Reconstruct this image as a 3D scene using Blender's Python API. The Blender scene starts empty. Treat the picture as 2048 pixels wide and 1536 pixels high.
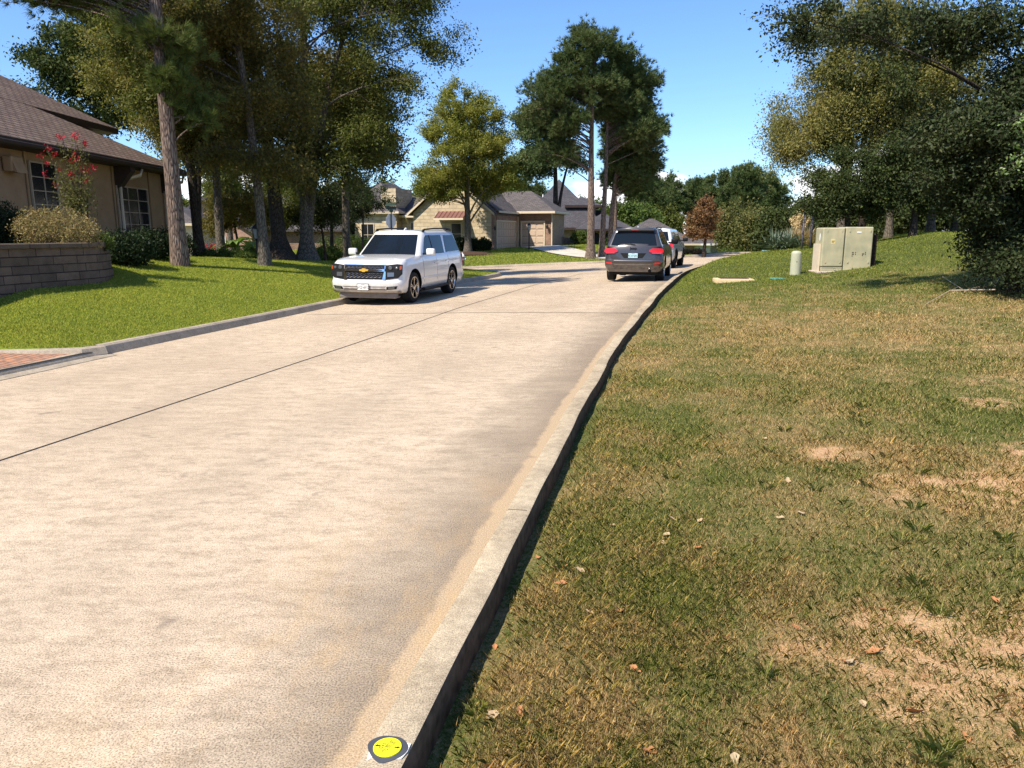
import bpy, bmesh, math, random
import numpy as np
from mathutils import Vector, Matrix
from mathutils.geometry import delaunay_2d_cdt
# ---------------------------------------------------------------- terrain
F_PX = 1500.0; PITCH = math.atan(300 / 1500.0); EYE = 1.82
def sstep(a, b, t):
    t = np.clip((np.asarray(t, float) - a) / (b - a), 0, 1); return t * t * (3 - 2 * t)
def catmull(pts, step):
    p = np.array(pts, float); out = []
    for i in range(len(p) - 1):
        p0 = p[i - 1] if i else 2 * p[0] - p[1]; p1 = p[i]; p2 = p[i + 1]
        p3 = p[i + 2] if i + 2 < len(p) else 2 * p2 - p1
        n = max(1, int(np.linalg.norm(p2 - p1) / step))
        for k in range(n):
            t = k / n
            out.append(.5 * ((2 * p1) + (p2 - p0) * t + (2 * p0 - 5 * p1 + 4 * p2 - p3) * t * t + (3 * p1 - p0 - 3 * p2 + p3) * t ** 3))
    out.append(p[-1]); return np.array(out)
# centre line of the verge kerb, and the road-side foot of the lawn kerbs
KR = catmull([(-1.5,-3),(-.87,0),(-.425,2.12),(-.21,3.2),(.02,4.3),(.29,5.6),(.575,7.0),(.80,8.1),(1.02,9.0),(1.34,10.5),(1.97,13.08),(2.37,14.44),(2.66,15.6),(3.2,17.5),(3.6,19),(4.2,21),(5.4,24.9),(6.5,28.5),(8.2,33),(10.7,38.5),(13.4,43.2),(17.5,47),(25,50),(40,54),(90,66)], .5)
KL = catmull([(-6.26,11.4),(-6.0,12.6),(-5.39,15.4),(-4.74,18.5),(-4.35,20.2),(-3.4,23),(-1.96,27.5),(-1.25,29.7),(-.65,32),(-.45,33.6),(-.7,35.2),(-1.6,36.4),(-3.2,37.1),(-6,37.5),(-15,38),(-40,39),(-90,41)], .5)
KD = catmull([(-6.26,11.4),(-6.45,11.12),(-6.9,10.98),(-7.6,10.9),(-9,10.9),(-14,11.1)], .25)   # kerb sweeping round beside the driveway
KF = catmull([(-90,48),(-40,46.5),(-15,45.3),(-4.8,44.6),(-1.9,45.2),(.8,46.2),(3,46.6),(5.3,46.6),(8.5,48.5),(13,53),(20,57),(40,62),(90,75)], .6)
LIP = [(-9.4,-3),(-8.75,0),(-7.9,4),(-7.0,8),(-6.65,9.5),(-6.26,11.4)]
def pdist(x, y, P):
    x = np.asarray(x, float); y = np.asarray(y, float); best = np.full(x.shape, 1e9)
    for (ax, ay), (bx, by) in zip(P[:-1], P[1:]):
        dx, dy = bx - ax, by - ay; L = dx * dx + dy * dy
        t = np.clip(((x - ax) * dx + (y - ay) * dy) / L, 0, 1)
        best = np.minimum(best, (x - ax - t * dx) ** 2 + (y - ay - t * dy) ** 2)
    return np.sqrt(best)
def HB(x, y):                       # road surface
    x = np.asarray(x, float); y = np.asarray(y, float)
    return sstep(9, 26, y) * (.035 * (np.clip(x, -4, 16) + 1) + .1) - .012 * np.clip(y - 25, 0, 25)
def HR(x, y):                       # grass verge
    v = np.maximum(pdist(x, y, KR[::2]) - .08, 0); w = np.minimum(v, 8.5)
    g = sstep(12, 26, y)
    lump = .012 * np.sin(np.asarray(x) * 2.1 + .7 * np.asarray(y)) * np.sin(np.asarray(y) * 1.7) * sstep(.2, 1, v)
    return HB(x, y) - .01 + .085 * sstep(.05, .26, v) + .02 * w + w * w * (.003 + .006 * g) + lump + .33 * sstep(0, 1.0, v) * sstep(21.5, 29, y) + .12 * sstep(.2, 3.5, v) * sstep(31, 38, y)
def HL(x, y):                       # lawn of the house
    u = np.minimum(pdist(x, y, KL[::2]), pdist(x, y, KD))
    s = .165 - .055 * sstep(22, 31, y)
    return HB(x, y) + .12 + s * np.minimum(u, 6) * sstep(-.5, 1.2, u) + .035 * np.clip(u - 6, 0, 6)
def HF(x, y):                       # lawns across the side street
    u = pdist(x, y, KF[::2])
    return HB(x, y) + .11 + .75 * sstep(0, 12, u) * (1 - sstep(6, 12, x)) - .55 * sstep(8, 14, x) * sstep(1.5, 9, u)
def ray(px, py):
    X = (px - 1024) / F_PX; Y = (768 - py) / F_PX
    return X, math.cos(PITCH) + Y * math.sin(PITCH), -math.sin(PITCH) + Y * math.cos(PITCH)
def G(px, py, fn=HB, h=0., y0=1.):         # the ground point seen at a photo pixel
    dx, dy, dz = ray(px, py); t = np.geomspace(y0 / dy, 300, 900)
    hit = np.nonzero(EYE + dz * t < fn(dx * t, dy * t) + h)[0]
    if not len(hit): return None
    a, b = t[hit[0] - 1], t[hit[0]]
    t = np.linspace(a, b, 40); i = np.nonzero(EYE + dz * t < fn(dx * t, dy * t) + h)[0]
    t = t[i[0]] if len(i) else b
    return float(dx * t), float(dy * t), float(EYE + dz * t)
def P(px, py, D):                   # point at forward distance D seen at a photo pixel
    dx, dy, dz = ray(px, py); t = D / dy
    return Vector((dx * t, D, EYE + dz * t))
scene = bpy.context.scene
# ---------------------------------------------------------------- camera, sky, sun, exposure
cam = bpy.data.objects.new('camera', bpy.data.cameras.new('camera')); scene.collection.objects.link(cam)
cam.location = (0, 0, EYE); cam.rotation_euler = (math.pi / 2 - PITCH, 0, 0)
cam.data.sensor_width = 36; cam.data.lens = 36 * F_PX / 2048; cam.data.clip_start = .05; cam.data.clip_end = 6000
scene.camera = cam
SUN_EL = math.radians(50); SUN_AZ = math.radians(222)      # azimuth clockwise from +Y: behind the camera, to the left
tosun = Vector((math.cos(SUN_EL) * math.sin(SUN_AZ), math.cos(SUN_EL) * math.cos(SUN_AZ), math.sin(SUN_EL)))
tosun = Vector((math.cos(SUN_EL) * math.sin(math.radians(230)), math.cos(SUN_EL) * math.cos(math.radians(230)), math.sin(SUN_EL)))
sun = bpy.data.objects.new('sun', bpy.data.lights.new('sun', 'SUN')); scene.collection.objects.link(sun)
sun.data.energy = 5.0; sun.data.angle = math.radians(.53); sun.data.color = (1, .915, .785)
sun.rotation_euler = tosun.to_track_quat('Z', 'Y').to_euler()
world = bpy.data.worlds.new('World'); scene.world = world; world.use_nodes = True
wn = world.node_tree; wn.nodes.clear()
def wnode(t, **k):
    n = wn.nodes.new(t)
    for a, b in k.items(): setattr(n, a, b)
    return n
wo = wnode('ShaderNodeOutputWorld'); bg = wnode('ShaderNodeBackground'); sky = wnode('ShaderNodeTexSky', sky_type='NISHITA')
sky.sun_disc = False; sky.sun_elevation = SUN_EL; sky.sun_rotation = math.radians(230); sky.air_density = 1.0; sky.dust_density = .15; sky.ozone_density = 2.2
bg.inputs[1].default_value = .115
tc = wnode('ShaderNodeTexCoord'); sx = wnode('ShaderNodeSeparateXYZ'); wn.links.new(tc.outputs['Generated'], sx.inputs[0])
mp = wnode('ShaderNodeMapping'); mp.inputs['Scale'].default_value = (1, 1, 2.6); wn.links.new(tc.outputs['Generated'], mp.inputs[0])
no = wnode('ShaderNodeTexNoise'); no.inputs['Scale'].default_value = 5.5; no.inputs['Detail'].default_value = 9; no.inputs['Roughness'].default_value = .55
wn.links.new(mp.outputs[0], no.inputs[0])
def wmap(src, a, b, c, d):
    m = wnode('ShaderNodeMapRange'); m.inputs[1].default_value = a; m.inputs[2].default_value = b; m.inputs[3].default_value = c; m.inputs[4].default_value = d
    wn.links.new(src, m.inputs[0]); return m.outputs[0]
def wmath(op, a, b):
    m = wnode('ShaderNodeMath', operation=op)
    for i, s in enumerate((a, b)):
        if isinstance(s, float): m.inputs[i].default_value = s
        else: wn.links.new(s, m.inputs[i])
    return m.outputs[0]
# cloud cover: a bank low over the horizon and fair-weather wisps to the right
low = wmap(sx.outputs[2], .06, .125, .30, .0)
right = wmath('MULTIPLY', wmap(sx.outputs[0], .30, .50, 0., .17), wmap(sx.outputs[2], .06, .2, .6, 1.))
thr = wmath('SUBTRACT', .74, wmath('ADD', low, right))
cov = wmath('MULTIPLY', wmath('SUBTRACT', no.outputs[0], thr), 14.); 
cm = wnode('ShaderNodeClamp'); wn.links.new(cov, cm.inputs[0])
mx = wnode('ShaderNodeMixRGB'); wn.links.new(cm.outputs[0], mx.inputs[0]); wn.links.new(sky.outputs[0], mx.inputs[1]); mx.inputs[2].default_value = (11., 8.6, 6.8, 1)
tint = wnode('ShaderNodeMixRGB', blend_type='MULTIPLY'); tint.inputs[0].default_value = 1; tint.inputs[2].default_value = (.72, .93, 1.22, 1)
wn.links.new(mx.outputs[0], tint.inputs[1]); wn.links.new(tint.outputs[0], bg.inputs[0]); wn.links.new(bg.outputs[0], wo.inputs[0])
scene.view_settings.view_transform = 'Standard'; scene.view_settings.look = 'None'
scene.view_settings.exposure = .66; scene.view_settings.gamma = 1.0
scene.render.engine = 'CYCLES'
scene.cycles.max_bounces = 6; scene.cycles.diffuse_bounces = 3; scene.cycles.transparent_max_bounces = 4
scene.cycles.transmission_bounces = 2; scene.cycles.glossy_bounces = 2; scene.cycles.use_adaptive_sampling = True
scene.cycles.use_denoising = True; scene.cycles.denoiser = 'OPENIMAGEDENOISE'; scene.cycles.denoising_prefilter = 'NONE'
rnd = random.Random(7); R = np.random.default_rng(11)

# ---------------------------------------------------------------- helpers: objects
COL = scene.collection
def facade_uv(me):
    n = len(me.polygons)
    if not n: return
    nor = np.empty(n * 3); me.polygons.foreach_get('normal', nor); nor = nor.reshape(-1, 3)
    lt = np.empty(n, int); me.polygons.foreach_get('loop_total', lt)
    lv = np.empty(len(me.loops), int); me.loops.foreach_get('vertex_index', lv)
    co = np.empty(len(me.vertices) * 3); me.vertices.foreach_get('co', co); co = co.reshape(-1, 3)
    t = np.stack([-nor[:, 1], nor[:, 0], np.zeros(n)], 1); L = np.linalg.norm(t, axis=1); flat = L < 1e-3
    t[flat] = (1, 0, 0); L[flat] = 1; t /= L[:, None]; b = np.cross(nor, t)
    tt = np.repeat(t, lt, 0); bb = np.repeat(b, lt, 0); c = co[lv]
    uv = np.stack([(c * tt).sum(1), (c * bb).sum(1)], 1)
    me.uv_layers.new(name='UVMap').data.foreach_set('uv', uv.ravel())
def link(o, parent=None):
    COL.objects.link(o)
    if parent: o.parent = parent
    return o
def mesh(name, V, Fc, mat, parent=None, smooth=False, uv=True, mi=None, loc=None):
    me = bpy.data.meshes.new(name); me.from_pydata([tuple(v) for v in V], [], Fc)
    for m in (mat if isinstance(mat, (list, tuple)) else [mat]): me.materials.append(m)
    if mi is not None: me.polygons.foreach_set('material_index', mi)
    if smooth: me.polygons.foreach_set('use_smooth', [True] * len(me.polygons))
    if uv: facade_uv(me)
    me.update(); o = bpy.data.objects.new(name, me)
    if loc is not None: o.location = loc
    return link(o, parent)
def npmesh(name, V, k, mat, parent=None, attrs=None, smooth=False):   # V (N*k,3): N separate k-gons
    V = np.asarray(V, np.float32).reshape(-1, 3); n = len(V) // k
    me = bpy.data.meshes.new(name); me.vertices.add(len(V)); me.vertices.foreach_set('co', V.ravel())
    me.loops.add(len(V)); me.loops.foreach_set('vertex_index', np.arange(len(V), dtype=np.int32))
    me.polygons.add(n); me.polygons.foreach_set('loop_start', np.arange(0, len(V), k, dtype=np.int32))
    me.materials.append(mat); me.update(calc_edges=True)
    return link(bpy.data.objects.new(name, me), parent)
def npmesh_idx(name, V, Q, mat, parent=None, smooth=True):
    V = np.asarray(V, np.float32).reshape(-1, 3); Q = np.asarray(Q, np.int32); k = Q.shape[1]
    me = bpy.data.meshes.new(name); me.vertices.add(len(V)); me.vertices.foreach_set('co', V.ravel())
    me.loops.add(Q.size); me.loops.foreach_set('vertex_index', Q.ravel())
    me.polygons.add(len(Q)); me.polygons.foreach_set('loop_start', np.arange(0, Q.size, k, dtype=np.int32))
    if smooth: me.polygons.foreach_set('use_smooth', np.ones(len(Q), bool))
    me.materials.append(mat); me.update(calc_edges=True)
    return link(bpy.data.objects.new(name, me), parent)
def tag(o, label=None, cat=None, group=None, kind=None):
    if label: o['label'] = label
    if cat: o['category'] = cat
    if group: o['group'] = group
    if kind: o['kind'] = kind
    return o
def thing(name, label, cat, loc=(0, 0, 0), rz=0, group=None):
    o = bpy.data.objects.new(name, None); o.location = loc; o.rotation_euler = (0, 0, rz); o.empty_display_size = .2
    return tag(link(o), label, cat, group)
def copy_tree(o, parent=None):
    c = o.copy(); COL.objects.link(c); c.parent = parent
    for ch in list(o.children): copy_tree(ch, c)
    return c
class MB:
    def __init__(s): s.V = []; s.F = []; s.I = []
    def add(s, V, F, i=0):
        n = len(s.V); s.V += [Vector(v) for v in V]; s.F += [tuple(n + k for k in f) for f in F]; s.I += [i] * len(F); return s
    def box(s, a, b, i=0, M=None):
        x0, y0, z0 = a; x1, y1, z1 = b
        V = [Vector(v) for v in ((x0,y0,z0),(x1,y0,z0),(x1,y1,z0),(x0,y1,z0),(x0,y0,z1),(x1,y0,z1),(x1,y1,z1),(x0,y1,z1))]
        if M: V = [M @ v for v in V]
        return s.add(V, [(3,2,1,0),(4,5,6,7),(0,1,5,4),(1,2,6,5),(2,3,7,6),(3,0,4,7)], i)
    def rbox(s, a, b, r, i=0, M=None):       # box with chamfered edges
        bm = bmesh.new(); bmesh.ops.create_cube(bm, size=1)
        for v in bm.verts: v.co = Vector([a[k] + (v.co[k] + .5) * (b[k] - a[k]) for k in range(3)])
        bmesh.ops.bevel(bm, geom=list(bm.edges), offset=r, segments=2, affect='EDGES', profile=.5)
        V = [M @ v.co if M else v.co.copy() for v in bm.verts]; s.add(V, [tuple(v.index for v in f.verts) for f in bm.faces], i); bm.free(); return s
    def prism(s, poly, d, i=0):               # planar polygon (3D) pushed by vector d
        d = Vector(d); p = [Vector(v) for v in poly]; n = len(p)
        nr = sum(((p[k] - p[0]).cross(p[(k + 1) % n] - p[0]) for k in range(1, n - 1)), Vector())
        if nr.dot(d) > 0: p = p[::-1]
        return s.add(p + [v + d for v in p], [tuple(range(n)), tuple(range(2 * n - 1, n - 1, -1))] + [(k, k + n, (k + 1) % n + n, (k + 1) % n) for k in range(n)], i)
    def tube(s, pts, r, n=8, i=0, cap=True):
        pts = [Vector(p) for p in pts]; r = r if isinstance(r, (list, tuple)) else [r] * len(pts); V = []; F = []
        for k, p in enumerate(pts):
            t = (pts[min(k + 1, len(pts) - 1)] - pts[max(k - 1, 0)]).normalized()
            a = t.cross(Vector((0, 0, 1)) if abs(t.z) < .9 else Vector((1, 0, 0))).normalized(); b = t.cross(a)
            V += [p + (a * math.cos(2 * math.pi * j / n) + b * math.sin(2 * math.pi * j / n)) * r[k] for j in range(n)]
        for k in range(len(pts) - 1):
            for j in range(n): F.append((k * n + j, k * n + (j + 1) % n, (k + 1) * n + (j + 1) % n, (k + 1) * n + j))
        if cap: F += [tuple(range(n - 1, -1, -1)), tuple((len(pts) - 1) * n + j for j in range(n))]
        return s.add(V, F, i)
    def lathe(s, prof, n=16, i=0, M=None, cap=True):    # prof: (radius, z)
        V = []; F = []
        for r, z in prof: V += [Vector((r * math.cos(2 * math.pi * j / n), r * math.sin(2 * math.pi * j / n), z)) for j in range(n)]
        for k in range(len(prof) - 1):
            for j in range(n): F.append((k * n + j, k * n + (j + 1) % n, (k + 1) * n + (j + 1) % n, (k + 1) * n + j))
        if cap: F += [tuple(range(n - 1, -1, -1)), tuple((len(prof) - 1) * n + j for j in range(n))]
        if M: V = [M @ v for v in V]
        return s.add(V, F, i)
    def build(s, name, mat, parent=None, smooth=False, M=None):
        V = [M @ v for v in s.V] if M else s.V
        return mesh(name, V, s.F, mat, parent, smooth, mi=s.I)
def autosmooth(o, ang=35):
    me = o.data; bm = bmesh.new(); bm.from_mesh(me)
    for f in bm.faces: f.smooth = True
    for e in bm.edges:
        if len(e.link_faces) == 2 and e.calc_face_angle(0) > math.radians(ang): e.smooth = False
    bm.to_mesh(me); bm.free(); return o
def bevel(o, w, seg=2, ang=30):
    m = o.modifiers.new('bevel', 'BEVEL'); m.width = w; m.segments = seg; m.limit_method = 'ANGLE'; m.angle_limit = math.radians(ang)
    return bake(o)
def bake(o):                                  # apply modifiers without bpy.ops
    dg = bpy.context.evaluated_depsgraph_get(); dg.update()
    me = bpy.data.meshes.new_from_object(o.evaluated_get(dg)); o.modifiers.clear(); o.data = me; return o

# ---------------------------------------------------------------- helpers: materials
class Mat:
    def __init__(s, name, col=(.5, .5, .5), rough=.8, spec=.3, metal=0.):
        s.m = bpy.data.materials.new(name); s.m.use_nodes = True; s.t = s.m.node_tree
        s.b = s.t.nodes['Principled BSDF']; s.o = s.t.nodes['Material Output']
        s.set(s.b, 'Base Color', (*col, 1)); s.set(s.b, 'Roughness', rough); s.set(s.b, 'Specular IOR Level', spec); s.set(s.b, 'Metallic', metal)
        s._c = {}
    def set(s, n, k, v):
        i = n.inputs[k]
        if isinstance(v, bpy.types.NodeSocket): s.t.links.new(v, i)
        else: i.default_value = v
    def n(s, typ, props=None, out=0, **ins):
        n = s.t.nodes.new('ShaderNode' + typ)
        for k, v in (props or {}).items(): setattr(n, k, v)
        for k, v in ins.items():
            k = int(k[1:]) if k[0] == '_' else k.replace('_', ' ')
            s.set(n, k, v)
        return n.outputs[out]
    def coord(s, kind='Object'):
        if kind not in s._c: s._c[kind] = s.t.nodes.new('ShaderNodeTexCoord').outputs[kind]
        return s._c[kind]
    def world(s):
        if 'w' not in s._c: s._c['w'] = s.n('NewGeometry')
        return s._c['w']
    def mapped(s, co, scale=(1, 1, 1), rot=(0, 0, 0)): return s.n('Mapping', _0=co, _3=scale, _2=rot)
    def noise(s, co, scale, detail=3, rough=.55): return s.n('TexNoise', Vector=co, Scale=scale, Detail=detail, Roughness=rough)
    def ramp(s, f, stops):
        o = s.n('ValToRGB', _0=f); cr = o.node.color_ramp
        while len(cr.elements) < len(stops): cr.elements.new(.5)
        for e, (p, c) in zip(cr.elements, stops): e.position = p; e.color = (*c, 1) if len(c) == 3 else c
        return o
    def rng(s, f, a, b, c=0., d=1.): return s.n('MapRange', _0=f, _1=a, _2=b, _3=c, _4=d)
    def mix(s, f, a, b, mode='MIX'):
        a = (*a, 1) if isinstance(a, tuple) and len(a) == 3 else a; b = (*b, 1) if isinstance(b, tuple) and len(b) == 3 else b
        return s.n('MixRGB', {'blend_type': mode}, _0=f, _1=a, _2=b)
    def math(s, op, a, b=0.): return s.n('Math', {'operation': op}, _0=a, _1=b)
    def color(s, c): s.set(s.b, 'Base Color', c); return s
    def bump(s, h, strength=.3, dist=.01):
        s.set(s.b, 'Normal', s.n('Bump', Height=h, Strength=strength, Distance=dist)); return s
def simple(name, col, rough=.6, spec=.3, metal=0., var=.18, scale=6., bump=0.):
    M = Mat(name, col, rough, spec, metal); f = M.noise(M.coord(), scale, 4)
    a = tuple(c * (1 - var) for c in col); b = tuple(min(1, c * (1 + var)) for c in col)
    M.color(M.ramp(f, [(.3, a), (.7, b)]))
    if bump: M.bump(f, bump, .01)
    return M.m
def brick(name, c1, c2, mortar, bw, bh, rough=.85, bump=.6, off=.5, msize=.012, nscale=2.5, nvar=.25, bias=0.):
    M = Mat(name, c1, rough, .2); uv = M.coord('UV')
    jit = M.n('MixRGB', {'blend_type': 'ADD'}, _0=.006, _1=uv, _2=M.n('TexNoise', out=1, Vector=uv, Scale=9., Detail=2.))
    t = M.t.nodes.new('ShaderNodeTexBrick'); t.offset = off
    for k, v in (('Vector', jit), ('Color1', (*c1, 1)), ('Color2', (*c2, 1)), ('Mortar', (*mortar, 1)), ('Scale', 1.), ('Mortar Size', msize), ('Mortar Smooth', .1), ('Bias', bias), ('Brick Width', bw), ('Row Height', bh)): M.set(t, k, v)
    f = M.noise(uv, nscale, 6); g = M.noise(uv, nscale * 22, 3)
    c = M.mix(1., t.outputs[0], M.ramp(M.math('MULTIPLY', M.math('ADD', f, g), .5), [(.3, (1 - nvar,) * 3), (.7, (1 + nvar * .4,) * 3)]), 'MULTIPLY')
    M.color(c); M.bump(M.math('ADD', M.math('MULTIPLY', t.outputs[1], -1.), M.math('MULTIPLY', g, .5)), bump, .02); return M.m
def leafmat(name, cols, transl=.3, gloss=.007, nscale=.35):
    M = Mat(name); g = M.n('NewGeometry', out=8) if False else None
    geo = M.t.nodes.new('ShaderNodeNewGeometry'); rp = geo.outputs['Random Per Island']
    f = M.noise(M.coord(), nscale, 3)
    k = len(cols); c = M.ramp(M.math('ADD', M.math('MULTIPLY', rp, .62), M.math('MULTIPLY', M.rng(f, .3, .7), .38)), [(i / (k - 1) if k > 1 else 0, cc) for i, cc in enumerate(cols)])
    d = M.n('BsdfDiffuse', Color=c); tr = M.n('BsdfTranslucent', Color=M.mix(1., c, (1.15, 1.2, .7), 'MULTIPLY'))
    gl = M.n('BsdfGlossy', Color=(1, 1, 1, 1), Roughness=.55)
    m1 = M.n('MixShader', _0=transl, _1=d, _2=tr); m2 = M.n('MixShader', _0=gloss, _1=m1, _2=gl)
    M.t.links.new(m2, M.o.inputs[0]); M.t.nodes.remove(M.b); return M.m

# ---------------------------------------------------------------- materials
def road_mat():
    M = Mat('road_concrete', rough=.9, spec=.15); co = M.coord(); at = M.n('Attribute', {'attribute_name': 'edge'}, out=2)
    big = M.noise(co, .35, 5, .62); streak = M.noise(M.mapped(co, (1.6, 3.6, 1), (0, 0, .2)), 2.2, 9, .78); fine = M.noise(co, 130., 3, .75); mid = M.noise(co, 22., 6, .78)
    c = M.ramp(M.math('ADD', M.math('MULTIPLY', streak, .62), M.math('MULTIPLY', mid, .38)), [(.36, (.29, .22, .155)), (.45, (.41, .325, .23)), (.52, (.52, .415, .30)), (.62, (.60, .49, .355))])
    c = M.mix(M.rng(big, .42, .64, 0., .5), c, (.35, .27, .19))
    c = M.mix(1., c, M.ramp(fine, [(.38, (.42, .39, .36)), (.47, (.95, .95, .95)), (.6, (1.3, 1.28, 1.22))]), 'MULTIPLY')
    n2 = M.noise(co, 1.3, 5, .6)
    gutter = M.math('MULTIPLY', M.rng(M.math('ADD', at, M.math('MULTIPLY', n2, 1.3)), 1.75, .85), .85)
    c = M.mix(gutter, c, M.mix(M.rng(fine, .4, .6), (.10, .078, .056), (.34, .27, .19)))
    c = M.mix(M.rng(M.math('ADD', at, M.math('MULTIPLY', M.noise(co, 4., 5, .7), .16)), .335, .30, 0., .8), c, M.mix(M.rng(fine, .4, .6), (.34, .24, .14), (.62, .47, .30)))
    stain = M.noise(M.mapped(co, (1.6, .6, 1), (0, 0, -.2)), .9, 7, .75)
    near = M.math('MULTIPLY', M.rng(at, 1.6, .35), M.rng(M.n('SeparateXYZ', out=1, _0=co), 6.5, 3.))
    c = M.mix(M.math('MULTIPLY', M.rng(stain, .47, .6), M.math('MULTIPLY', near, .5)), c, M.mix(M.rng(fine, .4, .6), (.38, .24, .10), (.68, .46, .22)))
    wear = M.n('Math', {'operation': 'SINE'}, _0=M.math('MULTIPLY', M.math('ADD', at, M.math('MULTIPLY', big, .8)), 2.9))
    c = M.mix(M.rng(wear, .2, 1., 0., .16), c, (.27, .21, .15)); c = M.mix(M.math('MULTIPLY', M.rng(M.noise(co, 2.6, 3, .6), .66, .74), .5), c, (.14, .11, .085))
    M.color(c); M.bump(M.math('ADD', fine, M.math('MULTIPLY', mid, .6)), .45, .005); return M.m
def kerb_mat(name, a, b):
    M = Mat(name, rough=.9, spec=.15); co = M.coord(); f = M.noise(co, 1.7, 5, .65); fine = M.noise(co, 170., 2, .7); mid = M.noise(co, 18., 4, .6)
    c = M.ramp(M.math('ADD', M.math('MULTIPLY', f, .6), M.math('MULTIPLY', mid, .4)), [(.36, a), (.62, b)])
    c = M.mix(1., c, M.ramp(fine, [(.36, (.62, .6, .57)), (.48, (.97, .97, .97)), (.62, (1.35, 1.32, 1.27))]), 'MULTIPLY')
    M.color(c); M.bump(fine, .5, .003); return M.m
def yterm(M, co):       # the verge: mixed near, straw in the middle, lush by the crest
    return M.math('SUBTRACT', M.n('RGBToBW', _0=M.ramp(M.math('MULTIPLY', M.n('SeparateXYZ', out=1, _0=co), .025), [(p, (v, v, v)) for p, v in ((0., .58), (.12, .58), (.19, .55), (.30, .65), (.40, .61), (.52, .42), (.62, .34), (1., .28))])), .5)
def ground_mat(name, green, straw, soil, gy=(12., 24.), fs=38., attr=None, strawamt=.5):
    M = Mat(name, rough=.95, spec=.08); co = M.coord(); f = M.noise(co, fs, 4, .75); p = M.noise(co, .55, 4, .6); p2 = M.noise(co, 2.3, 4, .65)
    y = M.rng(M.n('SeparateXYZ', out=1, _0=co), gy[0], gy[1], strawamt, 0.)
    if attr: y = yterm(M, co)
    k = M.math('ADD', M.math('ADD', y, M.math('MULTIPLY', M.math('ADD', p, p2), .5)), M.math('MULTIPLY', M.math('SUBTRACT', f, .5), 1.1))
    c = M.ramp(k, [(.36, tuple(g * .6 for g in green)), (.52, green), (.72, straw), (1., soil)])
    if attr:
        a = M.math('MULTIPLY', M.n('Attribute', {'attribute_name': 'bare'}, out=2), M.rng(M.n('SeparateXYZ', out=1, _0=co), 4.5, 9., .92, .45))
        c = M.mix(M.rng(M.math('ADD', a, M.math('MULTIPLY', M.math('SUBTRACT', M.noise(co, 3.4, 7, .78), .5), 2.4)), .35, .7), c, M.ramp(M.noise(co, 9., 6, .75), [(.3, (.36, .19, .09)), (.47, (.54, .33, .17)), (.7, (.66, .44, .25))]))
    M.color(c); M.bump(f, .9, .03); return M.m
m_road = road_mat(); m_kerb = kerb_mat('kerb_concrete', (.27, .215, .145), (.50, .41, .28)); m_kerbL = kerb_mat('kerb_concrete_old', (.25, .21, .16), (.42, .355, .27))
m_verge = ground_mat('verge_turf', (.10, .12, .03), (.27, .20, .09), (.36, .22, .12), gy=(12., 24.), strawamt=.22, attr='bare')
m_lawn = ground_mat('lawn_turf', (.20, .25, .025), (.26, .28, .045), (.14, .10, .05), gy=(-99., -98.), fs=26.)
m_far = ground_mat('far_turf', (.10, .14, .025), (.17, .18, .045), (.15, .11, .05), gy=(-99., -98.), fs=9.)
m_joint = simple('joint_tar', (.035, .028, .025), .9)
m_drive = simple('driveway_concrete', (.50, .45, .38), .9, .15, scale=1.5, var=.15)
m_paver = brick('brick_pavers', (.52, .25, .13), (.36, .20, .14), (.16, .12, .09), .22, .11, nvar=.35)
m_mulch = simple('mulch', (.075, .045, .032), .95, .1, var=.6, scale=25., bump=1.)
def bark(name, dark, light, sc=(7, 7, 1.6), b=1.):
    M = Mat(name, rough=.95, spec=.1); v = M.n('TexVoronoi', {'feature': 'DISTANCE_TO_EDGE'}, Vector=M.mapped(M.coord(), sc), Scale=2.2)
    f = M.noise(M.coord(), 14., 5); M.color(M.mix(M.rng(v, .0, .22), dark, M.mix(f, tuple(x * .7 for x in light), tuple(min(1, x * 1.3) for x in light)))); M.bump(M.math('ADD', v, M.math('MULTIPLY', f, .3)), b, .05); return M.m
m_pbark = bark('bark_pine', (.06, .042, .035), (.27, .20, .155), (9, 9, 1.5)); m_gbark = bark('bark_grey', (.05, .042, .035), (.17, .145, .115), (9, 9, 2.5), .6); m_dbark = bark('bark_dark', (.025, .02, .016), (.075, .06, .048), (9, 9, 2.5), .6)
m_stucco = simple('stucco_tan', (.33, .22, .13), .95, .1, var=.1, scale=3., bump=.2)
m_shingle = brick('shingles_brown', (.26, .19, .15), (.18, .125, .10), (.07, .05, .045), .34, .15, msize=.02, nvar=.2)
m_shingleg = brick('shingles_grey', (.15, .13, .125), (.10, .088, .086), (.05, .047, .05), .34, .15, msize=.015, nvar=.25)
m_shingled = brick('shingles_dark', (.105, .098, .105), (.07, .066, .072), (.035, .033, .037), .34, .15, msize=.015, nvar=.25)
m_block = brick('retaining_block', (.20, .14, .10), (.13, .095, .07), (.06, .042, .033), .62, .168, msize=.009, nvar=.55, bump=1.2, off=.37, nscale=4.)
m_stone = brick('limestone', (.66, .54, .36), (.52, .41, .26), (.50, .42, .29), .62, .27, msize=.022, nvar=.3, bump=1.4)
m_brickr = brick('brick_brown', (.36, .19, .115), (.22, .12, .08), (.34, .28, .22), .24, .08, msize=.011, nvar=.3)
m_brickt = brick('brick_tan', (.46, .30, .18), (.33, .20, .12), (.40, .33, .25), .24, .08, msize=.011, nvar=.3)
m_brickp = brick('brick_pink', (.52, .30, .205), (.40, .225, .16), (.42, .32, .26), .24, .08, msize=.011, nvar=.3)
m_fascia = simple('fascia_brown', (.045, .03, .026), .6); m_cream = simple('cream_trim', (.62, .52, .38), .6, var=.06); m_tan = simple('tan_paint', (.50, .385, .285), .55, var=.05)
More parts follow.
